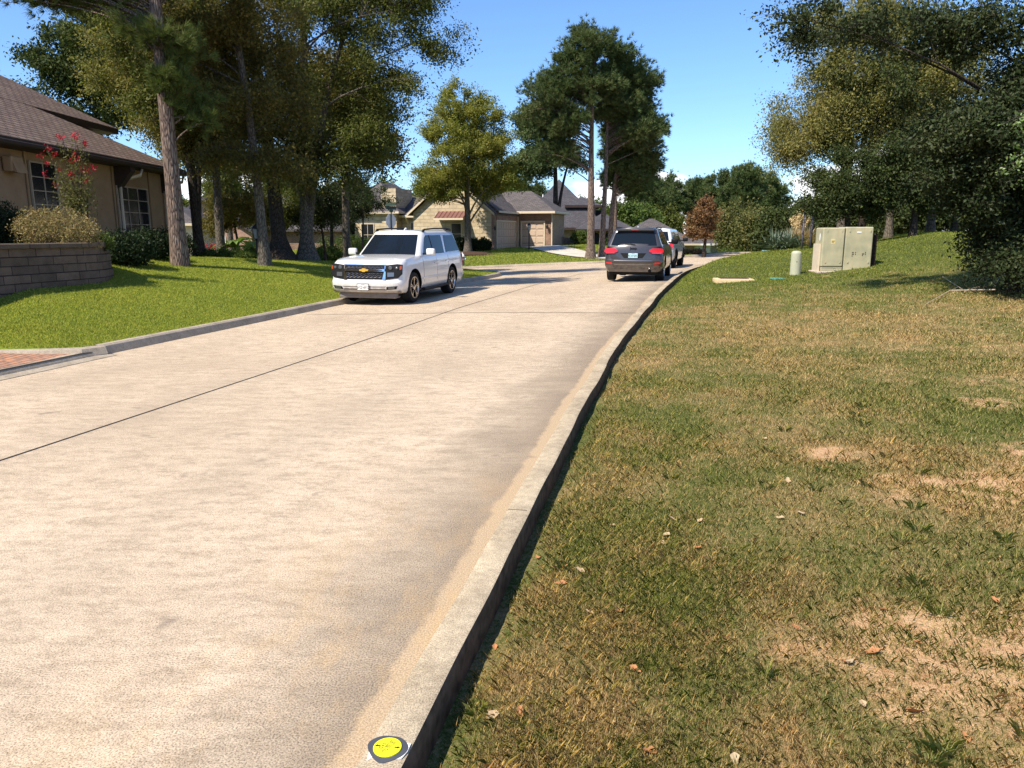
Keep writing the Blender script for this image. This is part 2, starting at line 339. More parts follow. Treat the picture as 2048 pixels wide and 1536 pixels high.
m_white = simple('white_paint', (.78, .78, .76), .5, var=.04); m_copper = simple('copper_roof', (.21, .10, .085), .45, .5, .3, var=.15)
m_glass = Mat('window_glass', (.015, .016, .018), .12, .35).m; m_black = simple('black_metal', (.02, .02, .02), .45, .4)
m_fence = simple('fence_wood', (.24, .19, .15), .9, .1, var=.3, scale=3.)
# ---------------------------------------------------------------- ground sheets
def region(name, poly, fn, mat, spacing, attrs=None, dens=None):
    poly = np.array(poly, float); n = len(poly)
    if dens is None: dens = [(spacing, None)]
    pts = []
    for sp, box in dens:
        x0, y0 = poly.min(0); x1, y1 = poly.max(0)
        if box: x0, y0, x1, y1 = max(x0, box[0]), max(y0, box[1]), min(x1, box[2]), min(y1, box[3])
        gx, gy = np.meshgrid(np.arange(x0, x1, sp), np.arange(y0, y1, sp)); g = np.stack([gx.ravel(), gy.ravel()], 1)
        g = g + (R.random(g.shape) - .5) * sp * .5
        if pts:
            for sp0, b0 in dens[:dens.index((sp, box))]:
                if b0: g = g[~((g[:, 0] > b0[0]) & (g[:, 0] < b0[2]) & (g[:, 1] > b0[1]) & (g[:, 1] < b0[3]))]
        ins = np.zeros(len(g), bool); j = n - 1
        for i in range(n):
            xi, yi = poly[i]; xj, yj = poly[j]
            if yi != yj:
                c = ((yi > g[:, 1]) != (yj > g[:, 1])) & (g[:, 0] < (xj - xi) * (g[:, 1] - yi) / (yj - yi) + xi); ins ^= c
            j = i
        g = g[ins]
        pts.append(g[pdist(g[:, 0], g[:, 1], np.vstack([poly, poly[:1]])) > sp * .3] if len(g) else g)
    allp = np.vstack([poly] + pts)
    vo, eo, fo, *_ = delaunay_2d_cdt([Vector(p) for p in allp], [(i, (i + 1) % n) for i in range(n)], [], 1, 1e-5)
    X = np.array([v[:] for v in vo]); Z = fn(X[:, 0], X[:, 1]); V = np.column_stack([X, Z])
    me = bpy.data.meshes.new(name); me.from_pydata(V.tolist(), [], [tuple(f) for f in fo]); me.materials.append(mat)
    me.polygons.foreach_set('use_smooth', [True] * len(me.polygons))
    for an, af in (attrs or {}).items():
        a = me.attributes.new(an, 'FLOAT', 'POINT'); a.data.foreach_set('value', af(X[:, 0], X[:, 1]).astype(np.float32))
    facade_uv(me)
    if me.polygons[0].normal.z < 0: me.flip_normals()
    o = bpy.data.objects.new(name, me); return tag(link(o), kind='structure')
def offset(P, d):
    P = np.asarray(P, float); t = np.gradient(P, axis=0); t /= np.linalg.norm(t, axis=1)[:, None]
    return P + np.stack([t[:, 1], -t[:, 0]], 1) * d
road_poly = [tuple(p) for p in KR] + [tuple(p) for p in KF[::-1]] + [tuple(p) for p in KL[::-1]] + LIP[::-1][1:]
# keep the road sheet inside the kerbs: it runs under them
region('road', road_poly, HB, m_road, 1.0, {'edge': lambda x, y: pdist(x, y, KR)}, dens=[(.3, (-9, -3, 7, 16)), (1.0, (-30, 16, 40, 55)), (4., None)])
BARE = [(2.05,2.75,.95,.5),(2.45,2.2,.8,.8),(3.3,4.7,.9,.45),(2.75,4.95,.35,.2),(2.55,5.65,.3,.25),(4.2,5.2,.7,.6),(5.6,8.2,.9,.45),(4.6,7.2,.5,.3),(6.3,10.5,1.0,.5),(3.9,13.2,.7,.3),(4.2,15.2,.9,.35),(6.3,21.0,.9,.3),(9.3,21.5,1.3,.25),(8.2,23,.7,.3),(7.6,27,.5,.3)]
def bare(x, y):
    v = np.zeros(np.shape(x))
    for cx, cy, rx, ry in BARE: v = np.maximum(v, 1.15 - .65 * (((x - cx) / rx) ** 2 + ((y - cy) / ry) ** 2))
    return np.clip(v, 0, 1)
KRo = offset(KR, .06)
vp = [tuple(p) for p in KRo] + [(120, 62), (120, -3)]
region('grass_verge', vp, HR, m_verge, 1., {'bare': bare}, dens=[(.09, (-.6, 1.5, 4.5, 6)), (.25, (-1.5, 0, 9, 14)), (.7, (-1.5, -3, 24, 44)), (6., None)])
KLo = offset(KL, -.14); KDo = offset(KD, .1)
lp = [tuple(p) for p in KDo[::-1]] + [tuple(p) for p in KLo[1:]] + [(-90, 11.1)]
region('lawn', lp, HL, m_lawn, 1., dens=[(.4, (-14, 10, 0, 38)), (4., None)])
KFo = offset(KF, -.1)
fp = [tuple(p) for p in KFo] + [(260, 120), (260, 420), (-260, 420), (-260, 48)]
region('far_lawn', fp, HF, m_far, 2., dens=[(.6, (-14, 44, 14, 64)), (1.5, (-30, 44, 30, 66)), (12., None)])
def HD(x, y): return HB(x, y) + .07 + .05 * np.clip(np.abs(np.asarray(x) + 6.3) - .3, 0, 8)
dp = [(a - .16, b) for a, b in LIP[:-1]] + [(-6.45, 11.2)] + [tuple(p) for p in KD[3:]] + [(-30, 11.1), (-30, -3)]
region('paver_driveway', dp, HD, m_paver, 1.)
mesh('ground', [(-3000,-600,-1.5),(3000,-600,-1.5),(3000,5000,-1.5),(-3000,5000,-1.5)], [(0,1,2,3)], m_far)['kind'] = 'structure'
# kerbs: a profile swept along each path
m_kback = simple('soil_and_shade_concrete', (.105, .07, .045), .95, .1, var=.5, scale=14.)  # soil brown, darkened to paint in the shade on the kerb's back face
def kerb(name, P2, prof, mat, fn=HB, step=.5, backmat=None):
    P2 = np.asarray(P2); t = np.gradient(P2, axis=0); t /= np.linalg.norm(t, axis=1)[:, None]; nr = np.stack([t[:, 1], -t[:, 0]], 1)
    zz = fn(P2[:, 0], P2[:, 1]); V = []; k = len(prof); F = []
    for i in range(len(P2)):
        for a, z in prof: V.append((P2[i, 0] + nr[i, 0] * a, P2[i, 1] + nr[i, 1] * a, zz[i] + z))
    for i in range(len(P2) - 1):
        for j in range(k - 1): F.append((i * k + j, i * k + j + 1, (i + 1) * k + j + 1, (i + 1) * k + j))
    o = mesh(name, V, F, mat)
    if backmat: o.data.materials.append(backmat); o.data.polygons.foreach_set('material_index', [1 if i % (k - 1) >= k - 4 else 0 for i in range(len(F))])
    autosmooth(o, 22); return tag(o, kind='structure')
KRf = catmull([tuple(p) for p in KR[::3]], .12); KRf = KRf + np.stack([.005 * np.sin(KRf[:, 1] * 2.3) + .002 * np.sin(KRf[:, 1] * 6.1), 0 * KRf[:, 1]], 1)
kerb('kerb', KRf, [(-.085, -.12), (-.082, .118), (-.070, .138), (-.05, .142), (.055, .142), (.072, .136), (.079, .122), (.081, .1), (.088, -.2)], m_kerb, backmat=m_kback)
kerb('kerb', catmull([tuple(p) for p in KL[::2]], .25), [(.02, -.1), (.0, .02), (-.05, .12), (-.09, .145), (-.17, .15), (-.2, .13), (-.21, -.2)], m_kerbL)
kerb('kerb', KD, [(-.12, -.2), (-.1, .03), (-.04, .13), (.03, .15), (.1, .145), (.14, .1), (.15, -.2)], m_kerbL)
kerb('kerb', KF, [(.02, -.1), (0, .02), (-.05, .1), (-.09, .13), (-.17, .13), (-.2, .1), (-.21, -.2)], m_kerbL)
lipc = catmull(LIP, .3)
kerb('driveway_lip', lipc, [(.22, .006), (.02, .02), (0, .05), (-.03, .075), (-.2, .075), (-.22, -.05)], m_kerbL)
o = kerb('lip_joint', lipc, [(-.02, .081), (-.085, .081)], m_joint)
# paving joints
def strip(name, pts, w, mat, fn=HB, h=.004, step=.3):
    P2 = catmull(pts, step); a = offset(P2, w / 2); b = offset(P2, -w / 2); n = len(P2)
    V = [(x, y, float(z) + h) for x, y, z in zip(a[:, 0], a[:, 1], fn(a[:, 0], a[:, 1]))] + [(x, y, float(z) + h) for x, y, z in zip(b[:, 0], b[:, 1], fn(b[:, 0], b[:, 1]))]
    return tag(mesh(name, V, [(i, i + n, i + n + 1, i + 1) for i in range(n - 1)], mat), kind='structure')
strip('road_joint', [(-6,-1.5),(-4.75,3.5),(-4.19,5.9),(-3.37,9.46),(-1.87,15.92),(-1.17,18.74),(.35,23.71),(1.5,27.6),(3.03,32.5)], .024, m_joint)
strip('road_joint', [(-4.75,17.3),(-2.3,17.25),(0,17.1),(2.9,16.6)], .03, m_joint)
strip('road_joint', [(-6.2,11.5),(-8.5,-1)], .006, m_joint, h=.003) if False else None
# driveway of the stone house, draped over its lawn
def drape(name, pts, w0, w1, fn, mat, h):
    P2 = catmull(pts, .5); n = len(P2); w = np.linspace(w0, w1, n)[:, None]; t = np.gradient(P2, axis=0); t /= np.linalg.norm(t, axis=1)[:, None]; nr = np.stack([t[:, 1], -t[:, 0]], 1)
    rows = [P2 + nr * w * k for k in (-.5, -.17, .17, .5)]; V = []
    for r in rows: V += [(x, y, float(z) + h) for x, y, z in zip(r[:, 0], r[:, 1], fn(r[:, 0], r[:, 1]))]
    return tag(mesh(name, V, [(k * n + i, (k + 1) * n + i, (k + 1) * n + i + 1, k * n + i + 1) for k in range(3) for i in range(n - 1)], mat), kind='structure')
drape('driveway', [(2.2,62.2),(2.7,58.5),(3.9,54),(5.8,50.6),(8.2,48.4)], 3.2, 2.6, HF, m_drive, .08)

for k in range(9, len(KRf) - 260, 26):       # contraction joints across the verge kerb
    p = KRf[k]; t = KRf[k + 1] - KRf[k]; t /= np.linalg.norm(t); nn = np.array([t[1], -t[0]]); z = float(HB(p[0], p[1])) + .1432; V = []
    for a, zz in ((-.083, -.02), (-.066, 0), (.05, .0015), (.0735, -.013), (.0795, -.06)):
        for q in (-.0025, .0025): V.append((p[0] + nn[0] * a + t[0] * q, p[1] + nn[1] * a + t[1] * q, z + zz))
    tag(mesh('kerb_joint', V, [(2 * i, 2 * i + 1, 2 * i + 3, 2 * i + 2) for i in range(4)], m_joint), kind='structure')
# ---------------------------------------------------------------- vegetation
def unit(a): return a / np.maximum(np.linalg.norm(a, axis=-1, keepdims=True), 1e-9)
def rand_unit(n): return unit(R.normal(size=(n, 3)))
def tubes(paths, rad, sides):              # paths (M,K,3), rad (M,K) -> verts, quads
    M_, K, _ = paths.shape
    t = unit(np.gradient(paths, axis=1)); ref = np.where(np.abs(t[..., 2:3]) < .9, np.array([0, 0, 1.]), np.array([1., 0, 0]))
    a = unit(np.cross(t, ref)); b = np.cross(t, a); an = np.arange(sides) * 2 * np.pi / sides
    V = paths[:, :, None] + (a[:, :, None] * np.cos(an)[None, None, :, None] + b[:, :, None] * np.sin(an)[None, None, :, None]) * rad[:, :, None, None]
    i = np.arange(M_)[:, None, None]; k = np.arange(K - 1)[None, :, None]; j = np.arange(sides)[None, None, :]
    f = lambda k, j: (i * K + k) * sides + j % sides
    return V.reshape(-1, 3), np.stack([f(k, j), f(k, j + 1), f(k + 1, j + 1), f(k + 1, j)], -1).reshape(-1, 4)
def leaves(C, size, aspect=.5, up=0., jitter=.35):      # one diamond leaf per centre
    n = len(C); a = rand_unit(n); a[:, 2] -= up; a = unit(a); b = unit(np.cross(a, rand_unit(n)))
    s = size * (1 + jitter * R.normal(size=n)).clip(.4, 2)[:, None]
    return np.stack([C - a * s * .5, C + b * s * aspect * .5, C + a * s * .5, C - b * s * aspect * .5], 1)
def needles(C, D, n, L, w, spread=.75):    # a brush of n needles at each tip C pointing along D
    C = np.repeat(C, n, 0); D = unit(np.repeat(D, n, 0) + rand_unit(len(C)) * spread); s = unit(np.cross(D, rand_unit(len(C)))) * w * .5
    l = L * R.uniform(.7, 1.15, (len(C), 1))
    return np.stack([C - s, C + s, C + D * l], 1)
def trunk_path(base, h, lean=(0, 0), wob=.12, n=12, seed=0):
    r = np.random.default_rng(seed); z = np.linspace(0, 1, n); p = np.zeros((n, 3))
    p[:, 2] = z * h; p[:, 0] = lean[0] * z ** 1.5; p[:, 1] = lean[1] * z ** 1.5
    ph = r.uniform(0, 6.28, 4); p[:, 0] += wob * (np.sin(z * 5 + ph[0]) - math.sin(ph[0])) * z; p[:, 1] += wob * (np.sin(z * 6 + ph[1]) - math.sin(ph[1])) * z
    return p + np.array(base)
def along(path, z):
    return np.stack([np.interp(z, path[:, 2], path[:, k]) for k in range(3)], -1)
def bez(A, B_, C_, K):
    t = np.linspace(0, 1, K)[None, :, None]; return A[:, None] * (1 - t) ** 2 + 2 * B_[:, None] * t * (1 - t) + C_[:, None] * t * t
def in_ell(ells, n, shell=.45):
    w = np.array([e[6] if len(e) > 6 else e[3] * e[4] * e[5] for e in ells], float); k = R.choice(len(ells), n, p=w / w.sum()); E = np.array([e[:6] for e in ells], float)[k]
    return E[:, :3] + rand_unit(n) * (R.random((n, 1)) ** shell) * E[:, 3:6]
def tree(name, label, cat, base, h, tr, ells, kind='leaf', mats=None, nlimb=30, nsub=10, nleaf=30, size=.1, aspect=.5, droop=.2, sublen=1.2, sig=.12, group=None, lean=(0, 0), first=.25, thick=.3, seed=1, twig=True, trunks=None, rise=.35, tmin=.45, sides=10, needle=(12, .25, .012), flare=1.35, wob=.12, world=False):
    """ells: crown ellipsoids relative to the base (cx,cy,cz,rx,ry,rz[,weight])"""
    global R
    keep = R; R = np.random.default_rng(seed)
    bark_m, leaf_m = mats; root = thing(name, label, cat, base, group=group)
    tp = trunk_path((0, 0, -.15), h + .15, lean, wob, 14, seed); zz = tp[:, 2]
    rad = tr * (1 - .86 * (np.clip(zz, 0, h) / h) ** 1.1); rad[0] *= flare; rad[1] *= 1.0
    zf = np.linspace(-.15, h, 26); tp2 = along(tp, zf); r2 = np.interp(zf, zz, rad); r2 = r2 * (1 + .25 * (flare - 1) * np.exp(-np.maximum(zf, 0) / .35) / .25 * .6)
    V, Q = tubes(tp2[None], r2[None], sides); parts = [(V, Q)]
    if trunks:
        for (dx, dy, dh, k) in trunks:
            p = trunk_path((0, 0, -.1), h * dh, (dx, dy), wob * 1.5, 14, seed + 5 + k); p[:, :2] += np.array([dx, dy]) * .0
            parts.append(tubes(p[None], (tr * .75 * (1 - .85 * (p[:, 2] / (h * dh)).clip(0, 1)))[None], 8))
    T = in_ell(ells, nlimb); nm = nlimb if kind == 'pine' else max(6, nlimb // 9)
    hz = np.linalg.norm(T[:, :2] - along(tp, T[:, 2])[:, :2], axis=1)
    z0 = np.clip(T[:, 2] - hz * rise - R.random(nlimb) * .6, h * first, h * .97); A = along(tp, z0)
    def limbs(A, T, hz):
        n = len(A); Bm = (A + T) / 2 + np.stack([R.normal(size=n) * .14, R.normal(size=n) * .14, np.abs(R.normal(size=n)) * .12 + .08], -1) * hz[:, None]; return bez(A, Bm, T, 7)
    LP = limbs(A[:nm], T[:nm], hz[:nm]); lr = np.maximum(np.interp(z0[:nm], zz, rad) * thick, .012 * min(1, tr * 6))
    if nm < nlimb:                      # the rest fork off the nearest inner point of a main limb
        C0 = LP[:, 1:6].reshape(-1, 3); rr0 = (lr[:, None] * np.linspace(1, .22, 7)[None, 1:6]).ravel()
        d = np.linalg.norm(T[nm:, None] - C0[None], axis=2); inner = np.linalg.norm(C0[:, :2] - along(tp, C0[:, 2])[:, :2], axis=1)
        d = d + 3. * (inner[None] > hz[nm:, None] + .1) + 1.2 * np.maximum(0, C0[None, :, 2] - T[nm:, None, 2]) + R.random(d.shape) * .5
        k = d.argmin(1); A2 = C0[k]; L2 = limbs(A2, T[nm:], np.linalg.norm(T[nm:] - A2, axis=1) * .8); r2_ = np.maximum(rr0[k] * .6, .009 * min(1, tr * 6))
        parts.append(tubes(LP, lr[:, None] * np.linspace(1, .22, 7)[None], 6)); parts.append(tubes(L2, r2_[:, None] * np.linspace(1, .25, 7)[None], 4))
        LP = np.concatenate([LP, L2]); lr = np.concatenate([lr, r2_ * 2])
    else: parts.append(tubes(LP, lr[:, None] * np.linspace(1, .22, 7)[None], 5))
    # sub-branches
    m = nlimb * nsub; li = np.repeat(np.arange(nlimb), nsub); t = R.uniform(tmin, 1., m); ti = t * 6; k0 = np.minimum(ti.astype(int), 5); f = (ti - k0)[:, None]
    S = LP[li, k0] * (1 - f) + LP[li, k0 + 1] * f
    out = unit(LP[li, 6] - LP[li, 3]) + rand_unit(m) * .95; out[:, 2] = out[:, 2] * .7 + (.15 if kind == 'leaf' else .28); out = unit(out)
    Ls = sublen * R.uniform(.5, 1.25, (m, 1)); E = S + out * Ls; E[:, 2] -= droop * Ls[:, 0]
    Mid = (S + E) / 2 + np.array([0, 0, 1.]) * Ls * .12
    SP = bez(S, Mid, E, 4)
    if twig: parts.append(tubes(SP, np.maximum(lr[li] * .18, .004)[:, None] * np.array([1, .8, .6, .3])[None], 3))
    if kind == 'leaf':
        q = R.random((m, nleaf)) ** .8; qi = q * 3; k0 = np.minimum(qi.astype(int), 2); f = (qi - k0)[..., None]; ii = np.arange(m)[:, None]
        C = SP[ii, k0] * (1 - f) + SP[ii, k0 + 1] * f + R.normal(size=(m, nleaf, 3)) * sig; C = C.reshape(-1, 3)
        C[:, 2] -= np.abs(R.normal(size=len(C))) * droop * .25
        LV = leaves(C, size, aspect, up=droop); nk = 4
    else:
        q = R.uniform(.25, 1, (m, nleaf)); qi = q * 3; k0 = np.minimum(qi.astype(int), 2); f = (qi - k0)[..., None]; ii = np.arange(m)[:, None]
        C = (SP[ii, k0] * (1 - f) + SP[ii, k0 + 1] * f + R.normal(size=(m, nleaf, 3)) * sig).reshape(-1, 3)
        D = np.repeat(out, nleaf, 0); D = unit(D + rand_unit(len(C)) * .5 + np.array([0, 0, .25])); LV = needles(C, D, *needle); nk = 3
    n0 = 0; VV = []; QQ = []
    for V, Q in parts: VV.append(V); QQ.append(Q + n0); n0 += len(V)
    npmesh_idx('trunk', np.vstack(VV), np.vstack(QQ), bark_m, root); npmesh('crown', LV, nk, leaf_m, root)
    R = keep; return root
def bush(name, label, cat, base, ells, mats, n=6000, size=.05, aspect=.5, stems=40, group=None, seed=3, shell=.3, up=0., stemr=.008):
    global R
    keep = R; R = np.random.default_rng(seed); root = thing(name, label, cat, base, group=group)
    T = in_ell(ells, stems, .6); A = np.stack([T[:, 0] * .25, T[:, 1] * .25, np.zeros(stems) - .05], -1)
    e0 = ells[0]; A[:, 0] += e0[0] * .6 * 0; Bm = A * .6 + T * .4; Bm[:, 2] += T[:, 2] * .15
    V, Q = tubes(bez(A, Bm, T, 5), stemr * np.linspace(1.3, .4, 5)[None] * np.ones((stems, 1)), 4)
    npmesh_idx('stems', V, Q, mats[0], root)
    # leaves gathered in small sprays so that the outline stays uneven
    k = max(1, n // 14); C = in_ell(ells, k, shell); C = np.repeat(C, 14, 0) + R.normal(size=(k * 14, 3)) * np.mean([e[3] for e in ells]) * .085
    C = C[C[:, 2] > -.02]; npmesh('foliage', leaves(C, size, aspect, up), 4, mats[1], root); R = keep; return root
l_elm = leafmat('elm_leaves', [(.048,.060,.015),(.085,.105,.024),(.125,.142,.032),(.155,.16,.042),(.20,.155,.05)], .4)
l_elmo = leafmat('elm_leaves_autumn', [(.062,.058,.016),(.11,.10,.027),(.165,.135,.038),(.22,.15,.045)], .4)
l_gold = leafmat('gold_leaves', [(.105,.12,.032),(.185,.185,.048),(.26,.235,.072),(.27,.20,.07)], .4)
l_fresh = leafmat('fresh_gold_leaves', [(.09,.12,.022),(.17,.19,.035),(.26,.25,.05),(.28,.22,.05)], .4)
l_pine = leafmat('pine_needles', [(.05,.075,.02),(.085,.12,.03),(.135,.16,.045),(.20,.16,.06)], .2)
l_pined = leafmat('pine_needles_far', [(.045,.075,.028),(.075,.115,.04),(.115,.145,.05),(.17,.15,.06)], .2)
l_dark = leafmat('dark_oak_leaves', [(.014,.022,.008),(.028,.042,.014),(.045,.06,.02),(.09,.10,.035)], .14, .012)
l_holly = leafmat('holly_leaves', [(.022,.032,.011),(.04,.055,.017),(.07,.09,.025),(.11,.13,.035)], .2, .008)
l_green = leafmat('mid_green_leaves', [(.05,.08,.018),(.09,.13,.03),(.15,.19,.04)], .3)
l_cedar = leafmat('cedar_leaves', [(.06,.075,.025),(.10,.115,.035),(.15,.14,.045),(.18,.13,.05)], .2)
l_plum = leafmat('bronze_leaves', [(.13,.07,.04),(.20,.11,.055),(.26,.15,.07),(.17,.17,.06)], .3)
l_tanb = leafmat('dry_shrub_leaves', [(.15,.11,.055),(.25,.18,.08),(.33,.25,.11),(.22,.21,.06),(.34,.20,.07)], .2)
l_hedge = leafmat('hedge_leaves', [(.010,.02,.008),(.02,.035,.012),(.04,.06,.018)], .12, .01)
l_myrtle = leafmat('myrtle_leaves', [(.06,.06,.02),(.13,.13,.04),(.22,.20,.08)], .3)
l_flower = leafmat('red_blossom', [(.30,.01,.025),(.45,.02,.04),(.38,.03,.04)], .2)
l_pampas = leafmat('pampas_plumes', [(.50,.38,.20),(.68,.54,.32),(.75,.62,.42)], .25)
l_yucca = leafmat('yucca_leaves', [(.09,.14,.09),(.15,.21,.14),(.22,.27,.18)], .15, .06)
l_banana = leafmat('banana_leaves', [(.10,.17,.03),(.17,.26,.05),(.25,.30,.07)], .35, .06)

# ---- grass blades (uncountable: one object per lawn)
def blades(name, inside, fn, n, dr, ar, hgt, wid, mat, grow=.75, lean=.5, seed=1, d0=6., keepf=None, tri=False):
    r = np.random.default_rng(seed); d = np.exp(r.uniform(math.log(dr[0]), math.log(dr[1]), n)); a = r.uniform(math.radians(ar[0]), math.radians(ar[1]), n)
    x = d * np.sin(a); y = d * np.cos(a); ok = inside(x, y)
    if keepf is not None: ok &= r.random(n) < keepf(x, y)
    x, y, d = x[ok], y[ok], d[ok]; n = len(x); z = fn(x, y); k = np.maximum(1, d / d0) ** grow
    th = r.uniform(0, 2 * np.pi, n); h = hgt * r.lognormal(0, .26, n) * np.maximum(1, d / d0) ** (grow * .3); w = wid * k * r.uniform(.6, 1.4, n)
    u = np.stack([np.cos(th), np.sin(th), 0 * th], -1); v = np.stack([-np.sin(th), np.cos(th), 0 * th], -1); ln = lean * np.abs(r.normal(size=n)).clip(0, 1.4) * h
    B0 = np.stack([x, y, z - .004], -1); up = np.array([0, 0, 1.])
    tip = B0 + u * ln[:, None] + up * h[:, None]; md = B0 + u * (ln * .35)[:, None] + up * (h * .62)[:, None]; ww = (v * w[:, None] / 2)
    if tri: return tag(npmesh(name, np.stack([B0 - ww, B0 + ww, tip], 1), 3, mat), kind='stuff')
    V = np.stack([B0 - ww, B0 + ww, md + ww * .8, tip, md - ww * .8], 1)
    return tag(npmesh(name, V, 5, mat), kind='stuff')
def turfmat(name, cols, dry, gy, amt, ns=.55, thr=.5, lush=None):
    M = Mat(name); geo = M.t.nodes.new('ShaderNodeNewGeometry'); rp = geo.outputs['Random Per Island']; co = M.coord()
    p = M.math('MULTIPLY', M.math('ADD', M.noise(co, ns, 4, .6), M.noise(co, ns * 4.2, 4, .65)), .5); y = yterm(M, co) if lush else M.rng(M.n('SeparateXYZ', out=1, _0=co), gy[0], gy[1], amt, 0.)
    k = len(cols); c1 = M.ramp(rp, [(i / (k - 1), q) for i, q in enumerate(cols)]); k = len(dry)
    if lush: c1 = M.mix(M.rng(M.n('SeparateXYZ', out=1, _0=co), 13., 23.), c1, M.ramp(rp, [(i / 2, q) for i, q in enumerate(lush)]))
    c2 = M.ramp(rp, [(i / (k - 1), q) for i, q in enumerate(dry)])
    c = M.mix(M.rng(M.math('ADD', M.math('ADD', p, y), M.math('MULTIPLY', M.math('SUBTRACT', rp, .5), .22)), .5, .68), c1, c2)
    d = M.n('BsdfDiffuse', Color=c); tr = M.n('BsdfTranslucent', Color=M.mix(1., c, (1.2, 1.2, .7), 'MULTIPLY')); m1 = M.n('MixShader', _0=.42, _1=d, _2=tr)
    M.t.links.new(m1, M.o.inputs[0]); M.t.nodes.remove(M.b); return M.m
t_verge = turfmat('verge_blades', [(.13,.17,.035),(.25,.28,.06),(.43,.40,.13),(.66,.56,.28)], [(.34,.25,.10),(.62,.46,.20),(.82,.62,.32),(.58,.36,.20)], (13., 24.), .13, thr=.52, lush=[(.16,.20,.035),(.29,.33,.06),(.46,.46,.13)])
t_mat = turfmat('verge_mat_blades', [(.08,.11,.025),(.17,.19,.045),(.32,.29,.10)], [(.27,.19,.08),(.48,.33,.16),(.66,.46,.25)], (13., 24.), .11, thr=.52, lush=[(.13,.17,.03),(.25,.29,.055),(.39,.40,.11)])
t_lawn = turfmat('lawn_blades', [(.19,.24,.04),(.32,.37,.07),(.49,.50,.13)], [(.22,.25,.04),(.36,.37,.07),(.50,.46,.13)], (-9., -8.), 0.)
t_tuft = turfmat('tuft_blades', [(.25,.32,.08),(.42,.46,.14),(.62,.58,.26)], [(.40,.33,.13),(.56,.46,.22),(.68,.55,.3)], (14., 25.), .0)
def in_verge(x, y):
    kx = np.interp(y, KR[:200, 1], KR[:200, 0]); return (x > kx + .1) & (pdist(x, y, KR[::2]) > .12) & (y < 60)
def verge_keep(x, y):
    b = bare(x, y); v = pdist(x, y, KR[::2]); n = .5 + .5 * np.sin(x * 5.1 + np.sin(y * 3.7)) * np.sin(y * 4.3 + np.sin(x * 2.9))
    return np.clip(1.05 - b * np.where(y > 6.5, .6, 1.0) * (.62 + .55 * np.sin(x * 9 + 2 * np.sin(y * 7)) * np.sin(y * 11 + 3 * np.sin(x * 4))), .14, 1) * sstep(.14, .34, v + .12 * n) * (.6 + .4 * n)
blades('short_grass', in_verge, HR, 2300000, (1.5, 48), (-18, 52), .013, .0024, t_mat, lean=.9, seed=5, keepf=verge_keep, d0=3.2, grow=.95, tri=True)
blades('grass_blades', in_verge, HR, 1080000, (1.5, 48), (-18, 52), .025, .0015, t_verge, lean=.8, seed=6, keepf=lambda x, y: verge_keep(x, y) * (.3 + .7 * sstep(-.4, .5, np.sin(x * 1.9 + y) * np.sin(y * 1.3 - x * .6) + .3 * np.sin(x * 7) * np.sin(y * 6))), d0=3.2, grow=.9)
def in_lawn(x, y):
    kx = np.interp(y, KL[:70, 1], KL[:70, 0]); ok = (y > 11.15) & (x < kx - .17) & (y < 37) & (pdist(x, y, KL[::2]) > .2) & (pdist(x, y, KD) > .16)
    return ok
blades('lawn_grass', in_lawn, HL, 1000000, (10.5, 40), (-40, 0), .026, .0062, t_lawn, lean=.6, seed=7, d0=10., grow=.7)
def in_far(x, y): return (y > np.interp(x, KF[:, 0], KF[:, 1]) + .3) & (pdist(x, y, KF[::2]) > .25)
blades('lawn_grass', in_far, HF, 160000, (44, 66), (-30, 14), .06, .03, t_lawn, lean=.6, seed=8, d0=40., grow=.5)
# tufts of longer, fanned grass in the thin verge
def tufts(n, seed):
    r = np.random.default_rng(seed); d = np.exp(r.uniform(math.log(1.9), math.log(9), n)); a = r.uniform(math.radians(-10), math.radians(42), n); x = d * np.sin(a); y = d * np.cos(a)
    ok = in_verge(x, y) & (r.random(n) < .25 + .9 * (x > 1.0)); x, y = x[ok], y[ok]; m = 34; x = np.repeat(x, m); y = np.repeat(y, m); k = len(x)
    th = r.uniform(0, 6.28, k); h = r.uniform(.015, .06, k); ln = r.uniform(.3, 1.3, k) * h; u = np.stack([np.cos(th), np.sin(th), 0 * th], -1); v = np.stack([-u[:, 1], u[:, 0], 0 * th], -1) * .0005
    B0 = np.stack([x, y, HR(x, y)], -1) + u * r.uniform(0, .03, (k, 1)); up = np.array([0, 0, 1.]); md = B0 + u * (ln * .4)[:, None] + up * (h * .75)[:, None]; tip = B0 + u * ln[:, None] + up * h[:, None]
    return tag(npmesh('grass_tufts', np.stack([B0 - v, B0 + v, md + v, tip, md - v], 1), 5, t_tuft), kind='stuff')
tufts(70, 21)
# ---------------------------------------------------------------- trees
def on(fn, x, y): return (x, y, float(fn(x, y)))
BP = (m_pbark, l_pine); BE = (m_gbark, l_elm)
# tall pine on the lawn
b = G(361, 531, HL)
tree('pine_tree', 'tall pine on the lit lawn with thick flaking trunk and low needle tufts', 'tree', b, 15.5, .225,
     [(-3.6,-.3,7.2,1.1,1.0,.5,1.8),(-2.2,-.5,7.4,1.7,1.6,.75,3),(.1,0,5.9,.9,.9,.7,1.3),(.2,0,4.6,.55,.5,.55,.7),(.9,.4,3.9,.35,.35,.5,.35),(1.6,.3,8.0,1.8,1.5,.8,2.2),(-1.6,.2,9.4,2.6,2.2,1.1,3),(1.8,0,10.6,2.8,2.4,1.6,4),(0,0,13,2.5,2.5,2.2,3)],
     'pine', BP, nlimb=210, nsub=9, nleaf=4, sublen=.55, sig=.1, first=.2, thick=.16, lean=(-.4, 0), needle=(42, .27, .014), droop=.05, rise=.15, seed=4, wob=.1, flare=1.15)
